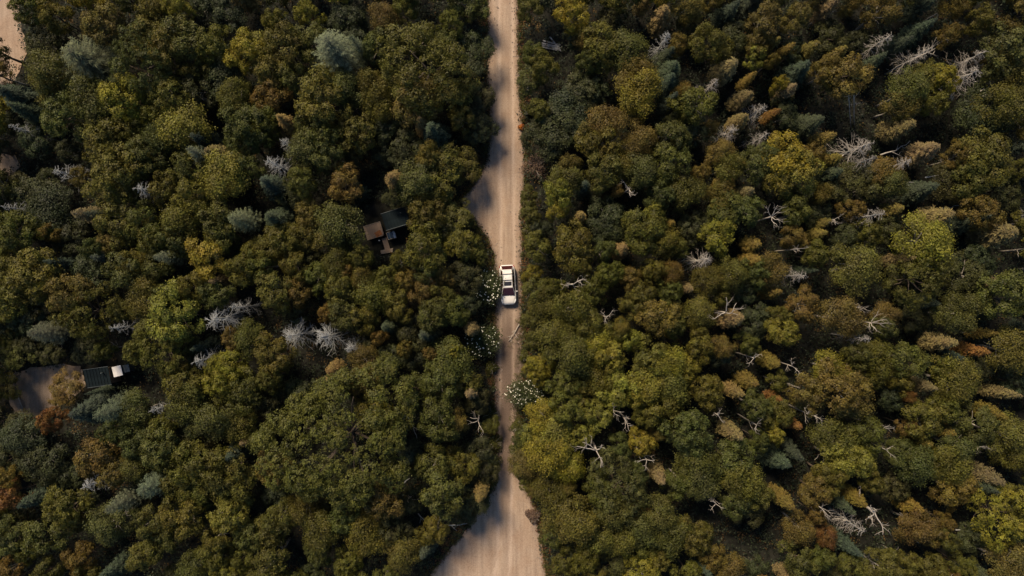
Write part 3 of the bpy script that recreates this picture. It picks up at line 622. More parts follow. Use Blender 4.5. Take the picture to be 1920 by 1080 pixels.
# ------------------------------------------------------------------ shrubs with painted leaf gleam beside the road
def white_shrub(px, py, rx, ry, label, seed, h=2.3, nb=70):
    x, y = P2W(px, py, h*.7); l, r_ = road_edges(y)
    o = empty('flecked_shrub', (x, y, -.02)); r = np.random.default_rng(seed)
    Rx, Ry = rx*H/F, ry*H/F; C = []; N = []; T = []
    for i in range(30):
        a = i*2.39996; q = math.sqrt((i+.5)/30); c = np.array([math.cos(a)*q*Rx*.85, math.sin(a)*q*Ry*.85, h*(.55+.4*math.sqrt(1-q*q*.9)) + r.normal(0, .15)])
        n = 150; C.append(c + r.normal(size=(n, 3))*[.34, .34, .26]); N.append(r.normal(size=(n, 3))*.6+[0, 0, .8]); T.append(np.clip(r.normal(.45, .2, n), 0, 1))
    C = np.concatenate(C); N = np.concatenate(N); T = np.concatenate(T); L = .16*r.uniform(.7, 1.3, len(C))
    f = link('foliage', quads_mesh('foliage', leaves(C, N, L, L*.6, r), T, M['leaf']), o); f.color = (.060, .075, .026, 1)
    s = MB()
    for k in range(9):
        a = k*.7; s.tube([(0, 0, 0), (math.cos(a)*Rx*.3, math.sin(a)*Ry*.3, h*.35), (math.cos(a)*Rx*.6, math.sin(a)*Ry*.6, h*.72)], [.03, .022, .01], 4)
    s.obj('stems', M['bark'], o, True)
    bl = MB()
    for k in range(nb):
        a = r.uniform(0, 6.28); q = math.sqrt(r.random())*1.0; z = h*(.62+.42*math.sqrt(max(0, 1-q*q))) + .12
        c = np.array([math.cos(a)*q*Rx, math.sin(a)*q*Ry, z]); sz = r.uniform(.045, .095)
        for p in range(5):     # five small faces round a centre
            b0 = a + p*1.2566; d = np.array([math.cos(b0), math.sin(b0), .25]); e = np.array([-math.sin(b0), math.cos(b0), 0])
            bl.add([c, c+d*sz*.6+e*sz*.42, c+d*sz*1.1, c+d*sz*.6-e*sz*.42], [(0, 1, 2, 3)])
    bl.obj('leaf_gleam', M['leaf_gleam'], o)
    tag(o, label, 'shrub'); return o
M['leaf_gleam'] = simple('leaf_gleam', (.80, .78, .62), .6, .08, 5)  # pale flecks that paint the gleam of shiny leaves
M['leaf_gleam'].node_tree.nodes['Principled BSDF'].inputs['Roughness'].default_value = .5
white_shrub(915, 537, 26, 36, 'leafy shrub dotted with painted leaf gleam beside the parked white car', 1)
white_shrub(905, 638, 36, 30, 'white-flecked shrub at the road edge across from the bleached fallen branch', 2, nb=62)
white_shrub(984, 737, 38, 24, 'shrub thick with painted leaf gleam below the bright yellow-green trees', 3, nb=110)

# pinkish dry brush and a small orange bush on the other verge
def dry_brush(px, py, rp, label, colr, seed, h, cat='shrub', n=2400, name='dry_bush'):
    x, y = P2W(px, py, h*.6); o = empty(name, (x, y, -.02)); r = np.random.default_rng(seed); R = rp*H/F
    q = r.normal(size=(n, 3)); q /= np.linalg.norm(q, axis=1)[:, None]; q[:, 2] = np.abs(q[:, 2]); q *= (r.random(n)**.45)[:, None]
    C = q*[R, R, h*.85] + [0, 0, .12]; C[:, :2] *= (1+.2*np.sin(3*np.arctan2(q[:, 1], q[:, 0])+seed))[:, None]
    L = .17*r.uniform(.6, 1.3, n); f = link('foliage', quads_mesh('foliage', leaves(C, q+r.normal(0, .6, (n, 3)), L, L*.4, r), np.clip(r.normal(.5, .22, n), 0, 1), M['litter']), o); f.color = (*colr, 1)
    s = MB()
    for k in range(14):
        a = r.uniform(0, 6.28); e = r.uniform(.4, .95); s.tube([(0, 0, 0), (math.cos(a)*R*e*.5, math.sin(a)*R*e*.5, h*.55), (math.cos(a)*R*e, math.sin(a)*R*e, h*r.uniform(.7, 1.05))], [.025, .018, .008], 4)
    s.obj('stems', M['palebark'], o, True); tag(o, label, cat); return o
dry_brush(1003, 312, 26, 'leafless pinkish brown brush beside the dirt road opposite the turnout', (.20, .135, .10), 4, 1.7)
dry_brush(1001, 968, 15, 'brown dry brush on the verge where the road widens into a junction', (.15, .10, .075), 6, .9)
dry_brush(977, 238, 6, 'tiny bright orange bush at the edge of the dirt road', (.42, .14, .03), 5, .7, n=500)
for i, (px, py, rp) in enumerate([(905, 226, 14), (897, 470, 14), (992, 430, 14), (990, 600, 13), (1002, 640, 14), (922, 905, 14), (990, 205, 13), (921, 690, 13), (920, 778, 18), (972, 800, 14), (928, 832, 17), (970, 846, 15), (926, 868, 15), (972, 880, 12), (984, 668, 11), (986, 395, 12)]):
    dry_brush(px, py, rp, 'low olive green bush hugging the edge of the dirt road', (.085, .085, .024), 20+i, 1.2, n=1500, name='low_bush')['group'] = 'low bushes along the road'

# ------------------------------------------------------------------ fallen trunks and branches
def log(px0, py0, px1, py1, label, rad=.09, z=.35, mat='bone', branches=3, seed=0, group=None, name='fallen_log'):
    a = np.array([*P2W(px0, py0, z), z]); b_ = np.array([*P2W(px1, py1, z), z*.8+.05]); r = np.random.default_rng(seed)
    o = empty(name, (a[0], a[1], 0)); m = MB(); d = b_-a; t = np.linspace(0, 1, 7)[:, None]
    ln = np.linalg.norm(d); pr_ = np.array([-d[1], d[0], 0])/ln
    p = t*d + pr_*np.sin(t*3.1+seed)*.05*ln + r.normal(0, .012*ln, (7, 3)); p[:, 2] = a[2] + (b_[2]-a[2])*t[:, 0]
    m.tube(p, np.linspace(rad, rad*.45, 7), 6); m.obj('trunk', M[mat], o, True)
    if branches:
        m = MB()
        for k in range(branches):
            i = 2 + k % 4; s = 1 if k % 2 else -1; e = d/ln*.7 + pr_*s*r.uniform(.4, 1.0); l2 = ln*r.uniform(.18, .38)
            q = [p[i], p[i]+e*l2*.5+r.normal(0, .04, 3), p[i]+e*l2+r.normal(0, .08, 3)+[0, 0, .05]]; m.tube(q, [rad*.5, rad*.35, rad*.15], 4)
            m.tube([q[1], q[1]+(d/ln-pr_*s*.4)*l2*.4], [rad*.3, rad*.12], 4)
        m.obj('branch', M[mat], o, True)
    tag(o, label, 'log', group); return o
log(972, 608, 955, 640, 'crooked bleached branch lying on the road edge past the car', .07, .25, branches=5, seed=1, name='fallen_branch')
log(798, 352, 836, 364, 'pale bare log lying beside the road turnout', .08, 3.0, branches=1, seed=2)
log(832, 984, 878, 981, 'straight silver log lying where the road widens', .10, .9, 'silver', 1, seed=3)
log(785, 962, 803, 984, 'short pale log leaning near the road junction', .07, 1.2, branches=2, seed=4)
log(748, 912, 768, 900, 'short thick grey log between amber crowns', .11, 3, 'silver', 0, seed=5)
log(762, 776, 781, 828, 'long thin dead trunk lying in the dark gap', .06, 1.4, 'silver', 2, seed=6)
log(738, 800, 778, 768, 'forked dead trunk crossing the dark gap', .09, 1.6, 'silver', 3, seed=7)
log(1706, 118, 1762, 82, 'bristly dead trunk leaning under an amber crown', .11, 5, 'palebark', 9, seed=8)
log(1652, 292, 1712, 262, 'pale split trunk lying across the open gap', .09, 3.5, 'palebark', 3, seed=9)
log(1735, 331, 1782, 322, 'long bowed pale log beside a broad olive tree', .08, 4, 'silver', 1, seed=10)
log(1688, 340, 1730, 343, 'two-toned dead pole lying below the bowed log', .05, 3.5, 'silver', 1, seed=11)
log(1792, 993, 1842, 1006, 'thin silver pole lying near a bright yellow-green tree', .06, 4, 'silver', 2, seed=12)
log(1705, 1009, 1730, 1022, 'thick short bleached log low in the forest', .11, 4, 'bone', 0, seed=13)
log(-6, 712, 30, 700, 'bleached trunk lying at the corner of the gravel yard', .10, .6, 'bone', 4, seed=14)
log(1840, 172, 1888, 140, 'curving pale limb resting among dark crowns', .08, 5, 'bone', 3, seed=15)
log(1842, 180, 1900, 156, 'forked pale limb beneath the curving one', .07, 5, 'bone', 3, seed=16)
log(1765, 388, 1808, 386, 'dark dead pole bridging shaded crowns', .05, 3, 'silver', 0, seed=17)
log(36, 742, 42, 784, 'pale straight pole lying along the gravel yard edge', .07, .12, 'bone', 0, seed=18)
# two slim standing poles in the gap
for i, (px, py) in enumerate([(1596, 240), (1602, 238)]):
    x, y = P2W(px, py, 0); o = empty('bare_pole_tree', (x, y, 0)); m = MB()
    tx, ty = P2W(px-4+i*4, py-62, 7.0); zz = np.linspace(0, 1, 5)
    m.tube(np.stack([(tx-x)*zz, (ty-y)*zz, zz*7-.1], 1), np.linspace(.075, .035, 5), 6); m.obj('trunk', M['bone'], o, True)
    m = MB()
    for k in range(5):
        a = k*2.4; b0 = np.array([(tx-x), (ty-y), 7])*(.72+.06*k); m.tube([b0, b0+np.array([math.cos(a)*.4, math.sin(a)*.4, .3]), b0+np.array([math.cos(a)*.8, math.sin(a)*.8, .4])], [.02, .014, .006], 4)
    m.obj('branch', M['bone'], o, True); tag(o, 'slim bare pale tree standing in the open gap', 'dead tree', 'slim bare trees in the gap')

# ------------------------------------------------------------------ weathered boards dumped beside the road
M['board'] = simple('weathered_board', (.30, .29, .28), .85, .3, 3)
bb = MB(); bb.box((0, 0, 0), (2.2, .16, .045), bev=.008); bme = bb.mesh('weathered_board', M['board'])
for i, (dx, dy, dz, a) in enumerate([(0, 0, .08, -.22), (.1, -.22, .08, -.16), (-.05, -.45, .08, -.2), (.15, .24, .08, -.26), (.02, -.1, .135, -.05), (.6, .1, .14, -.9), (.2, -.33, .135, -.3)]):
    x, y = P2W(1032, 84, .1); o = link('weathered_board', bme, None, (x+dx, y+dy, dz)); o.rotation_euler = (0, 0, a)
    tag(o, 'grey weathered board in a loose pile beside the dirt road', 'board', 'weathered boards in a loose pile')

# ------------------------------------------------------------------ the cabin with its deck and glazed frame
ANG = math.radians(17)
M['darkroof'] = simple('dark_metal_roof', (.008, .014, .017), .8, .25, 2, spec=.12)
M['timber'] = simple('cabin_timber', (.20, .14, .09), .8, .3, 4)
M['deck'] = simple('deck_plank', (.34, .24, .165), .75, .28, 2.2)
M['deckrim'] = simple('deck_rim', (.34, .27, .20), .8, .2, 3)
M['rust'] = simple('rust_cloth', (.36, .13, .04), .8, .3, 5)
M['glass'] = simple('window_glass', (.012, .02, .022), .06, .1, 2, spec=.8)
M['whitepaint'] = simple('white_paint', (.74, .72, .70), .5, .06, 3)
M['slate'] = simple('slate_grey', (.06, .075, .08), .6, .2, 3)
def cabin(px, py, wx, wy, hh, label, rz, rows=9, z0=0.0):
    x, y = P2W(px, py, hh); o = empty('cabin', (x, y, 0), rz)
    t = .1; tilt = .12
    for nm, c, d in (('wall', (0, wy/2-t/2-.1, hh/2), (wx-.2, t, hh)), ('wall', (0, -wy/2+t/2+.1, hh/2), (wx-.2, t, hh)),
                     ('wall', (wx/2-t/2-.1, 0, hh/2), (t, wy-.2-2*t-.006, hh)), ('wall', (-wx/2+t/2+.1, 0, hh/2), (t, wy-.2-2*t-.006, hh))):
        m = MB(); m.box(c, d); m.obj(nm, M['timber'], o)
    # shallow roof of standing-seam panels, each its own sheet
    pw = wx/rows; m = MB(); m.box((0, 0, 0), (pw-.02, wy, .035)); pm_ = m.mesh('roof_panel', M['darkroof'])
    for i in range(rows):
        p = link('roof_panel', pm_, o, (-wx/2+pw*(i+.5), 0, hh+.16)); p.rotation_euler = (tilt, 0, 0)
    m = MB(); m.box((0, 0, 0), (.03, wy, .06)); sm = m.mesh('seam', M['darkroof'])
    for i in range(rows-1):
        p = link('seam', sm, o, (-wx/2+pw*(i+1), 0, hh+.195)); p.rotation_euler = (tilt, 0, 0)
    for s in (-1, 1):
        m = MB(); m.box((0, 0, 0), (wx+.08, .05, .12)); p = m.obj('fascia', M['slate'], o, loc=(0, s*(wy/2+.03), hh+.15+s*wy/2*math.tan(tilt)))
    m = MB(); m.box((.3, -wy/2+.085, 1.0), (.8, .05, 1.9)); dr_ = m.obj('door', M['slate'], o)
    m = MB(); m.box((.6, -wy/2+.05, 1.0), (.05, .05, .12)); m.obj('handle', M['whitepaint'], dr_)
    m = MB(); m.box((-.75, -wy/2+.085, 1.45), (.6, .04, .6)); wd = m.obj('window', M['glass'], o)
    m = MB()
    for c, d in (((-.75, -wy/2+.06, 1.78), (.74, .05, .06)), ((-.75, -wy/2+.06, 1.12), (.74, .05, .06)), ((-1.09, -wy/2+.06, 1.45), (.06, .05, .594)), ((-.41, -wy/2+.06, 1.45), (.06, .05, .594))): m.box(c, d)
    m.obj('frame', M['timber'], wd)
    m = MB(); m.tube([(wx*.28, wy*.2, hh+.1), (wx*.28, wy*.2, hh+.75)], [.07, .07], 10); m.obj('stove_pipe', M['slate'], o, True)
    tag(o, label, 'cabin'); return o
cabin(742, 410, 2.9, 1.95, 2.3, 'small cabin with dark metal roof beside the wooden deck', ANG, rows=8)
# deck
x, y = P2W(701, 433.5, .7); dk = empty('wooden_deck', (x, y, 0), ANG)
m = MB(); m.box((0, 0, 0), (1.96, .118, .04), bev=.006); pl = m.mesh('plank', M['deck'])
for i in range(13): p = link('plank', pl, dk, (random.uniform(-.008, .008), -.77+.128*i, .70+random.uniform(-.004, .004)))
for c, d in (((0, .88, .74), (2.06, .07, .09)), ((-1.015, 0, .74), (.06, 1.68, .09)), ((1.015, .1, .74), (.06, 1.48, .09))):
    m = MB(); m.box(c, d, bev=.01); m.obj('rim_board', M['deckrim'], dk)
for sx in (-1, 1):
    for sy in (-1, 1): m = MB(); m.box((sx*.88, sy*.66, .33), (.1, .1, .68)); m.obj('post', M['deckrim'], dk)
tag(dk, 'small brown wooden deck with pale rim boards beside the dark cabin', 'deck')
x, y = P2W(709.5, 438, .75); o = empty('folded_blanket', (x, y, .725), ANG+.2)
m = MB()
N_ = 12; gv = []
for j in range(N_):
    for i in range(N_):
        a, c = i/(N_-1)-.5, j/(N_-1)-.5; gv.append((a*.78, c*.62, .035+.02*math.sin(9*a+2)*math.cos(7*c)+.012*math.sin(21*a)))
gf = [(j*N_+i, j*N_+i+1, (j+1)*N_+i+1, (j+1)*N_+i) for j in range(N_-1) for i in range(N_-1)]
m.add(gv, gf); ed = [i for i in range(N_)] + [j*N_+N_-1 for j in range(1, N_)] + [(N_-1)*N_+i for i in range(N_-2, -1, -1)] + [j*N_ for j in range(N_-2, 0, -1)]
m.add([gv[i] for i in ed] + [(gv[i][0], gv[i][1], 0) for i in ed], [(i, i+len(ed), (i+1) % len(ed)+len(ed), (i+1) % len(ed)) for i in range(len(ed))])
m.obj('cloth', M['rust'], o, True); tag(o, 'rust orange cloth lying on a corner of the deck', 'blanket')
# boardwalk down from the deck
x, y = P2W(724, 459, .2); bw = empty('boardwalk', (x, y, 0), ANG)
m = MB(); m.box((0, 0, 0), (.62, .15, .04), bev=.006); pl = m.mesh('plank', M['deck'])
for i in range(10): link('plank', pl, bw, (random.uniform(-.02, .02), -.76+.17*i, .16))
for s in (-1, 1): m = MB(); m.box((s*.22, 0, .07), (.07, 1.66, .12)); m.obj('bearer', M['deckrim'], bw)
tag(bw, 'narrow brown boardwalk leading away from the wooden deck', 'boardwalk')
x, y = P2W(725, 471, .1); ld = empty('landing', (x, y, 0), ANG*.6)
m = MB(); m.box((0, 0, 0), (1.5, .14, .04), bev=.006); pl = m.mesh('plank', M['deckrim'])
for i in range(3): link('plank', pl, ld, (.05*(i-1), -.16+.16*i, .1))
for s in (-1, 1): m = MB(); m.box((s*.5, 0, .04), (.08, .44, .07)); m.obj('bearer', M['deckrim'], ld)
tag(ld, 'low plank landing at the foot of the boardwalk', 'landing')
# glazed frame
x, y = P2W(733, 441, 1.0); gf_ = empty('glazed_frame', (x, y, 0), ANG)
m = MB()
for c, d in (((0, .41, .5), (.96, .05, 1.0)), ((0, -.41, .5), (.96, .05, 1.0)), ((.455, 0, .5), (.05, .766, 1.0)), ((-.455, 0, .5), (.05, .766, 1.0))): m.box(c, d)
m.obj('box_side', M['slate'], gf_)
for i in range(3): m = MB(); m.box((-.3+.3*i, 0, 1.02), (.27, .8, .02)); m.obj('pane', M['glass'], gf_)
for i in range(4): m = MB(); m.box((-.45+.3*i, 0, 1.03), (.035, .86, .04)); m.obj('glazing_bar', M['deckrim'] if i in (0, 3) else M['slate'], gf_)
for s in (-1, 1): m = MB(); m.box((0, s*.42, 1.03), (.93, .03, .036)); m.obj('glazing_bar', M['deckrim'], gf_)
tag(gf_, 'glass-topped box with pale glazing bars between the deck and a tree', 'cold frame')
x, y = P2W(739, 440, 1.1); o = empty('glint_sheet', (x, y, 1.06), ANG)  # added sheet, models the white sky glint on the glass
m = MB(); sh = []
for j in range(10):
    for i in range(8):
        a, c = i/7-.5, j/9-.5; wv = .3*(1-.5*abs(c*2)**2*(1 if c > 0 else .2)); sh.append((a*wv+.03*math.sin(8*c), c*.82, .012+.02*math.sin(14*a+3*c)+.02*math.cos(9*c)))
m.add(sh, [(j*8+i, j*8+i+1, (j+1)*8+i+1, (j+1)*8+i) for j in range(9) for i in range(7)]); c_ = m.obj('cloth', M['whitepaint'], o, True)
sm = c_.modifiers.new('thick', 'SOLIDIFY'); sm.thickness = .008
tag(o, 'white sheet added as the sky glint on the glass-topped box', 'sheet')
x, y = P2W(711, 451, .5); o = empty('white_post', (x, y, 0), .2); m = MB(); m.box((0, 0, .3), (.09, .09, .6), bev=.01); m.obj('shaft', M['whitepaint'], o)
m = MB(); m.box((0, 0, .615), (.13, .13, .03), bev=.01); m.obj('cap', M['whitepaint'], o); tag(o, 'short white post at the corner of the wooden deck', 'post')

# ------------------------------------------------------------------ the dark shed and boxes by the gravel yard
cabin(184, 707, 2.9, 2.1, 2.2, 'low shed with dark roof at the end of the gravel yard', math.radians(8), rows=8)
def lidded_box(px, py, w_, d_, h_, mat, label, rz, name):
    x, y = P2W(px, py, h_); o = empty(name, (x, y, 0), rz)
    m = MB(); m.box((0, 0, h_/2-.03), (w_-.1, d_-.1, h_-.06), bev=.01); m.obj('body', M['slate'], o)
    for s in (-1, 1): m = MB(); m.box((s*w_/4, 0, h_+.002), (w_/2-.008, d_, .06), bev=.015); m.obj('lid_panel', mat, o)
    for s in (-1, 1): m = MB(); m.box((s*w_*.3, -d_/2-.01, h_-.08), (.06, .03, .08)); m.obj('latch', M['board'], o)
    tag(o, label, 'storage box'); return o
lidded_box(220, 696, 1.10, 1.22, 2.0, M['whitepaint'], 'square white-lidded box beside the dark-roofed shed', math.radians(14), 'storage_box')
lidded_box(236.5, 691, .8, .9, 1.7, M['slate'], 'slate grey lidded box behind the white-lidded one', math.radians(14), 'storage_box')
x, y = P2W(155, 704, .15); o = empty('log_kerb', (x, y, 0), math.radians(12)); 
for i in range(3): m = MB(); m.tube([(0, .75-.72*i, .1), (.03*i, .75-.72*i-.35, .11), (.05*i, .75-.72*i-.69, .1)], [.09, .1, .09], 8); m.obj('log_piece', M['deckrim'], o, True)
tag(o, 'row of pale logs edging the gravel yard beside the shed', 'kerb')

# ------------------------------------------------------------------ the white car
def car_paint():
    m, t, p = new_mat('white_car_paint'); ns = t.nodes.new('ShaderNodeTexNoise'); tc = t.nodes.new('ShaderNodeTexCoord'); ns.inputs['Scale'].default_value = 3
    t.links.new(tc.outputs['Object'], ns.inputs['Vector']); r = t.nodes.new('ShaderNodeValToRGB'); r.color_ramp.elements[0].color = (.82, .79, .73, 1); r.color_ramp.elements[1].color = (.87, .85, .80, 1)
    t.links.new(ns.outputs['Fac'], r.inputs[0]); t.links.new(r.outputs[0], p.inputs['Base Color']); p.inputs['Roughness'].default_value = .35; p.inputs['Coat Weight'].default_value = .8; p.inputs['Coat Roughness'].default_value = .04; return m
M['paint'] = car_paint()
M['carglass'] = simple('car_glass', (.045, .010, .010), .12, .1, 2, spec=.6)
M['sunroof'] = simple('sunroof_glass', (.03, .03, .035), .08, .1, 2, spec=.6)
M['tyre'] = simple('tyre_rubber', (.025, .024, .023), .9, .2, 8)
M['rim'] = simple('alloy', (.55, .55, .56), .35, .1, 4, metal=.9)
M['trim'] = simple('black_trim', (.025, .025, .026), .6, .2, 5)
M['chrome'] = simple('bright_rail', (.62, .60, .58), .3, .05, 4, metal=.7)
M['lamp'] = simple('headlamp', (.62, .64, .66), .1, .1, 6, spec=.9)
M['redlamp'] = simple('tail_lamp', (.30, .012, .012), .2, .15, 6)
cx, cy = P2W(952.2, 534, 1.0)
car = empty('parked_car', (cx, cy, .055), math.radians(3.0), (1.02, 1.02, 1.0))
tag(car, 'white car with roof rails and dark sunroof standing on the dirt road', 'car')
ST = [  # y, half width, bottom z, top z at the side, top z on the centre line
 (-2.33, .50, .32, .60, .62), (-2.28, .66, .26, .70, .72), (-2.15, .80, .22, .80, .84), (-1.95, .87, .21, .86, .925), (-1.6, .905, .21, .92, .99), (-1.25, .915, .21, .975, 1.05),
 (-.7, .92, .20, 1.0, 1.06), (0, .925, .20, 1.01, 1.06), (.8, .925, .20, 1.03, 1.07), (1.5, .915, .21, 1.05, 1.09), (1.9, .89, .22, 1.06, 1.10), (2.15, .84, .25, 1.04, 1.08), (2.27, .75, .30, .98, 1.0), (2.32, .62, .36, .90, .91)]
def section(y_, hw, zb, zs, zc):
    return [(0, y_, zb), (hw*.8, y_, zb), (hw*.97, y_, zb+.12), (hw, y_, zb+.35), (hw*.985, y_, zs-.12), (hw*.93, y_, zs-.02), (hw*.84, y_, zs), (hw*.5, y_, zc-.012), (0, y_, zc),
            (-hw*.5, y_, zc-.012), (-hw*.84, y_, zs), (-hw*.93, y_, zs-.02), (-hw*.985, y_, zs-.12), (-hw, y_, zb+.35), (-hw*.97, y_, zb+.12), (-hw*.8, y_, zb)]
m = MB(); n = 16; vv = [p for s in ST for p in section(*s)]
ff = [(i*n+j, i*n+(j+1) % n, (i+1)*n+(j+1) % n, (i+1)*n+j) for i in range(len(ST)-1) for j in range(n)]
ff += [tuple(range(n)), tuple((len(ST)-1)*n+j for j in range(n))[::-1]]
m.add(vv, ff); body = m.obj('body', M['paint'], car, True)
# greenhouse shell (pillars) and roof
GB = [(-1.28, .75, 1.02), (-.9, .79, 1.02), (1.2, .79, 1.05), (2.02, .745, 1.06), (2.20, .67, 1.05)]      # along the belt line
GT = [(-.33, .53, 1.585), (-.15, .565, 1.61), (1.1, .565, 1.66), (1.62, .55, 1.62), (1.72, .52, 1.60)]    # along the roof edge
def ring(R, dz=0): return [(hw, y_, z+dz) for y_, hw, z in R] + [(-hw, y_, z+dz) for y_, hw, z in R[::-1]]
rb, rt = ring(GB), ring(GT); N2 = len(rb); m = MB()
m.add(rb+rt, [(i, (i+1) % N2, N2+(i+1) % N2, N2+i) for i in range(N2)]); m.obj('cabin_shell', M['paint'], car, False)
m = MB(); top = ring(GT, .0); inner = [(a*.8, (b_-.77)*.93+.77, c+.035) for a, b_, c in top]; m.add(top+inner+[(0, .77, 1.715)], [(i, (i+1) % N2, N2+(i+1) % N2, N2+i) for i in range(N2)] + [(N2+i, N2+(i+1) % N2, 2*N2) for i in range(N2)])
m.obj('roof', M['paint'], car, False)
def pane(name, c4, mat, parent, off=.012):
    c4 = np.array(c4, float); nrm = np.cross(c4[1]-c4[0], c4[3]-c4[0]); nrm /= np.linalg.norm(nrm); ctr = c4.mean(0)
    if np.dot(nrm, ctr-np.array([0, .5, .9])) < 0: nrm = -nrm
    m = MB(); m.add(np.concatenate([c4+nrm*off, c4-nrm*.01]), [(0, 1, 2, 3), (7, 6, 5, 4), (0, 4, 5, 1), (1, 5, 6, 2), (2, 6, 7, 3), (3, 7, 4, 0)]); return m.obj(name, mat, parent)
def lerp(a, b_, t): return tuple(np.array(a)*(1-t)+np.array(b_)*t)
ws = pane('windscreen', [(-.735, -1.25, 1.045), (.735, -1.25, 1.045), (.55, -.36, 1.575), (-.55, -.36, 1.575)], M['carglass'], car, .03)
m = MB(); 
for s in (-1, 1): m.tube([(s*.1+.1, -1.28, 1.09), (s*.3+.12, -1.16, 1.17), (s*.42+.1, -1.02, 1.26)], [.012, .012, .008], 4)
m.obj('wiper', M['trim'], ws)
pane('rear_window', [(-.66, 2.185, 1.09), (.66, 2.185, 1.09), (.53, 1.735, 1.57), (-.53, 1.735, 1.57)], M['carglass'], car, .03)
for s in (-1, 1):
    b0, b1, b2, b3 = [(s*.792, -.86, 1.04), (s*.792, .15, 1.05), (s*.790, 1.15, 1.07), (s*.755, 1.85, 1.085)]
    t0, t1, t2, t3 = [(s*.575, -.10, 1.585), (s*.572, .20, 1.61), (s*.570, 1.05, 1.63), (s*.556, 1.55, 1.60)]
    for A, B in (((b0, t0), (b1, t1)), ((b1, t1), (b2, t2)), ((b2, t2), (b3, t3))):
        q = [lerp(A[0], B[0], .03), lerp(A[0], B[0], .95), lerp(A[1], B[1], .95), lerp(A[1], B[1], .05)]; pane('side_window', q, M['carglass'], car, .014)
    rl = MB(); rl.tube([(s*.55, -.18, 1.66), (s*.54, 0, 1.72), (s*.54, .8, 1.75), (s*.535, 1.45, 1.72), (s*.53, 1.62, 1.65)], [.022, .026, .026, .026, .022], 6); rl.obj('roof_rail', M['chrome'], car, True)
    mi = MB(); c = np.array([s*1.0, -.80, 1.08]); mi.box(tuple(c), (.2, .12, .14), bev=.04); mo = mi.obj('wing_mirror', M['paint'], car)
    mi = MB(); mi.box((s*1.0, -.733, 1.075), (.16, .01, .1)); mi.obj('mirror_glass', M['sunroof'], mo)
    mi = MB(); mi.tube([(s*.88, -.82, 1.03), (s*.95, -.81, 1.05)], [.03, .03], 5); mi.obj('mirror_arm', M['trim'], mo)
    hl = MB(); hl.add([(s*.56, -2.25, .70), (s*.83, -1.98, .80), (s*.86, -1.72, .90), (s*.74, -1.90, .895), (s*.55, -2.17, .80), (s*.60, -2.2, .70), (s*.80, -1.95, .75)], [(0, 1, 2, 3, 4), (0, 4, 3, 2, 1)])
    for v in range(1): pass
    hl = MB(); hl.tube([(s*.58, -2.20, .79), (s*.72, -2.06, .83), (s*.82, -1.86, .87), (s*.85, -1.70, .90)], [.05, .065, .055, .02], 6); hl.obj('headlight', M['lamp'], car, True)
    tl = MB(); tl.tube([(s*.86, 1.98, 1.03), (s*.82, 2.12, 1.01), (s*.73, 2.24, .98)], [.04, .06, .05], 6); tl.obj('tail_light', M['redlamp'], car, True)
    for i, yy in enumerate((-.42, .62)):
        h_ = MB(); h_.box((s*.93, yy+.3, .88), (.03, .2, .03), bev=.008); h_.obj('door_handle', M['chrome'], car)
    sk = MB(); sk.box((s*.915, 0, .25), (.06, 2.2, .14), bev=.02); sk.obj('sill', M['trim'], car)
    for yy in (-1.42, 1.36):
        th = np.linspace(0, 2*np.pi, 25)[:-1]; prof = [(.36-.02, -.11), (.36, -.08), (.36, .08), (.36-.02, .11), (.22, .11), (.22, -.11)]
        m = MB(); V_ = [(s*.80+w_, yy+rr*math.cos(a), .35+rr*math.sin(a)) for a in th for rr, w_ in prof]; k = len(prof); nn = len(th)
        m.add(V_, [(i*k+j, i*k+(j+1) % k, ((i+1) % nn)*k+(j+1) % k, ((i+1) % nn)*k+j) for i in range(nn) for j in range(k)]); wh = empty('wheel', (0, 0, 0)); wh.parent = car
        m.obj('tyre', M['tyre'], wh, True)
        m = MB(); m.tube([(s*.80-.09, yy, .35), (s*.80+s*.115, yy, .35)], [.06, .06], 10)
        for q in range(5):
            a = q*1.2566; m.tube([(s*.905, yy, .35), (s*.905, yy+.23*math.cos(a), .35+.23*math.sin(a))], [.035, .03], 5)
        m.obj('rim', M['rim'], wh, True)
for yy in (.54, 1.25):
    m = MB(); m.tube([(-.57, yy, 1.745), (-.3, yy, 1.765), (.3, yy, 1.765), (.57, yy, 1.745)], [.03]*4, 6); m.obj('cross_bar', M['trim'], car, True)
m = MB(); m.add([(-.44, -.10, 1.662), (.44, -.10, 1.662), (.44, .36, 1.722), (-.44, .36, 1.722), (0, -.10, 1.672), (0, .36, 1.731), (-.44, -.10, 1.6), (.44, -.10, 1.6), (.44, .36, 1.6), (-.44, .36, 1.6)],
      [(0, 4, 5, 3), (4, 1, 2, 5), (6, 7, 1, 4, 0), (7, 8, 2, 1), (8, 9, 3, 5, 2), (9, 6, 0, 3)]); m.obj('sunroof', M['sunroof'], car)
m = MB(); m.box((0, -2.325, .56), (.8, .05, .16), bev=.02); m.obj('grille', M['trim'], car)
m = MB(); m.box((0, -2.30, .33), (1.1, .10, .12), bev=.02); m.obj('front_bumper', M['trim'], car)
m = MB(); m.box((0, 2.30, .42), (1.3, .1, .2), bev=.02); m.obj('rear_bumper', M['trim'], car)
m = MB(); m.tube([(-.80, -1.30, 1.03), (-.62, -1.75, 1.0), (-.56, -2.14, .87)], [.008]*3, 4); m.obj('hood_seam', M['trim'], car)
m = MB(); m.tube([(.80, -1.30, 1.03), (.62, -1.75, 1.0), (.56, -2.14, .87)], [.008]*3, 4); m.obj('hood_seam', M['trim'], car)
m = MB(); m.box((0, 1.72, 1.635), (1.0, .1, .03), bev=.01); m.obj('spoiler', M['paint'], car)

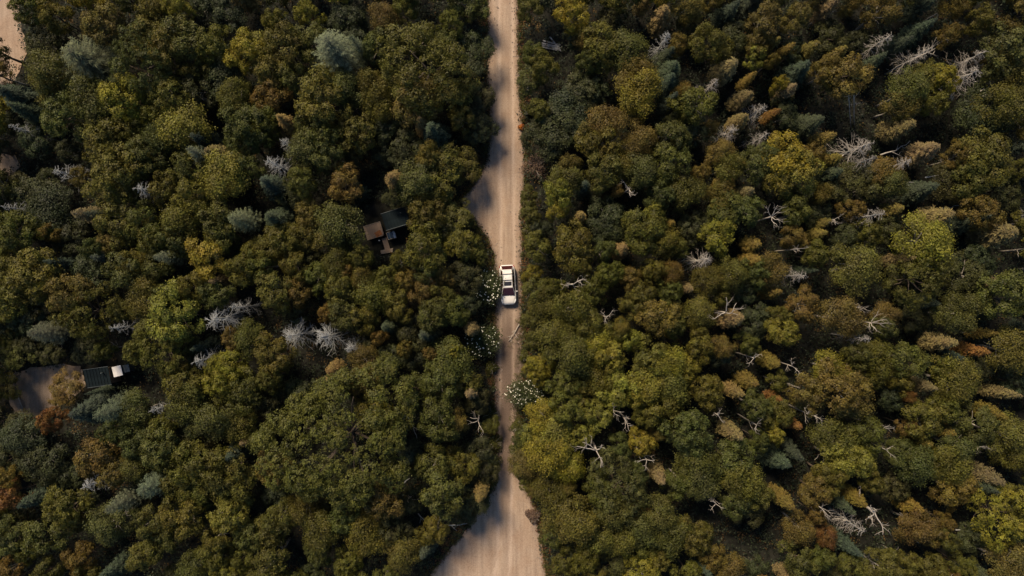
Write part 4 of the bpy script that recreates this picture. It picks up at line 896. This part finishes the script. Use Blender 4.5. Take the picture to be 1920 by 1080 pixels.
# ------------------------------------------------------------------ labels: what sets each tree apart
MARKS = [(952, 534, 'the white car', 75), (741, 425, 'the cabin and wooden deck', 70), (186, 708, 'the dark-roofed shed', 62), (95, 735, 'the gravel yard', 95), (1032, 84, 'the pile of grey boards', 45),
         (20, 110, 'the sandy path', 70), (915, 537, 'the white-flecked shrub', 50), (905, 638, 'the white-flecked shrub', 55), (984, 737, 'the gleam-flecked shrub', 60), (1598, 215, 'the slim bare trees in the gap', 70),
         (900, 375, 'the road turnout', 70), (930, 1000, 'the road junction', 110)]
kindw = {'G': ('olive green', 'broadleaf tree'), 'Y': ('bright yellow-green', 'broadleaf tree'), 'D': ('shaded dark green', 'broadleaf tree'), 'O': ('amber tinged', 'broadleaf tree'), 'R': ('rusty orange', 'broadleaf tree'),
         'B': ('blue-green', 'spruce'), 'P': ('pale grey-green', 'pine'), 'T': ('tan topped', 'narrow conifer'), 'S': ('grey feathery', 'dead conifer'), 'N': ('bleached bare', 'dead tree')}
near_name = {'N': 'a bleached dead tree', 'S': 'a grey dead conifer', 'R': 'a rusty orange tree', 'P': 'a pale pine', 'T': 'a tan conifer', 'B': 'a blue-green spruce', 'Y': 'a yellow-green tree', 'O': 'an amber tree', 'D': 'a dark low tree'}
def size_word(r): return 'sprawling' if r > 3.4 else 'broad' if r > 2.25 else 'large' if r > 1.9 else 'mid-sized' if r > 1.55 else 'small' if r > 1.15 else 'tiny'
for o, k, x, y, r, h, px, py in TREES:
    cw, kw = kindw[k]; form = o.get('form', '')
    if k in 'OR' and form == 'column': kw = 'narrow conifer'
    if k == 'G':
        c = next(q for q in o.children if q.name.startswith('crown')).color
        cw = ('light ' if c[1] > .099 else 'deep ' if c[1] < .080 else '') + ('olive' if c[0] > c[1]*1.02 else 'olive green')
    fw = {'feather': 'loose-leaved ', 'big': 'many-lobed ', 'giant': 'many-lobed '}.get(form, '')
    best = None
    for mx, my, nm, rad in MARKS:
        d = math.hypot(px-mx, py-my)
        if d < rad and (best is None or d < best[0]): best = (d, nm)
    near = min(abs(px-np.interp(py, RE[:, 0], RE[:, 1])), abs(px-np.interp(py, RE[:, 0], RE[:, 2])))
    nb = sorted([(math.hypot(px-t[6], py-t[7]), t[1]) for t in TREES if t[0] is not o and math.hypot(px-t[6], py-t[7]) < 75])
    ks = []
    for d, q in nb:
        if q in near_name and q != k and q not in ks: ks.append(q)
    ks.sort(key=lambda q: 'NSRPTBYOD'.index(q)); gp = min([math.hypot(x-g_[0], y-g_[1])-g_[2] for g_ in GAPS])
    if best: where = 'close to ' + best[1]
    elif near < 45: where = 'lining the dirt road' + (' by ' + near_name[ks[0]] if ks else '')
    elif len(ks) > 1: where = 'between ' + near_name[ks[0]] + ' and ' + near_name[ks[1]]
    elif gp < 2.2: where = 'at the rim of a dark canopy gap'
    elif ks: where = 'next to ' + near_name[ks[0]]
    else: where = 'amid the closed canopy'
    lab = size_word(r) + ' ' + fw + cw + ' ' + kw + ' ' + where
    o.pop('form', None) if hasattr(o, 'pop') else None
    if 'form' in o: del o['form']
    if len(lab.split()) > 16: lab = size_word(r) + ' ' + cw + ' ' + kw + ' ' + where
    tag(o, lab, {'S': 'dead tree', 'N': 'dead tree', 'B': 'spruce', 'P': 'pine', 'T': 'conifer'}.get(k, 'conifer' if 'conifer' in kw else 'tree'))
cnt = {}
for t in TREES: cnt.setdefault(t[0]['label'], []).append(t[0])
for lab, os_ in cnt.items():
    if len(os_) > 1:
        for o in os_: o['group'] = lab
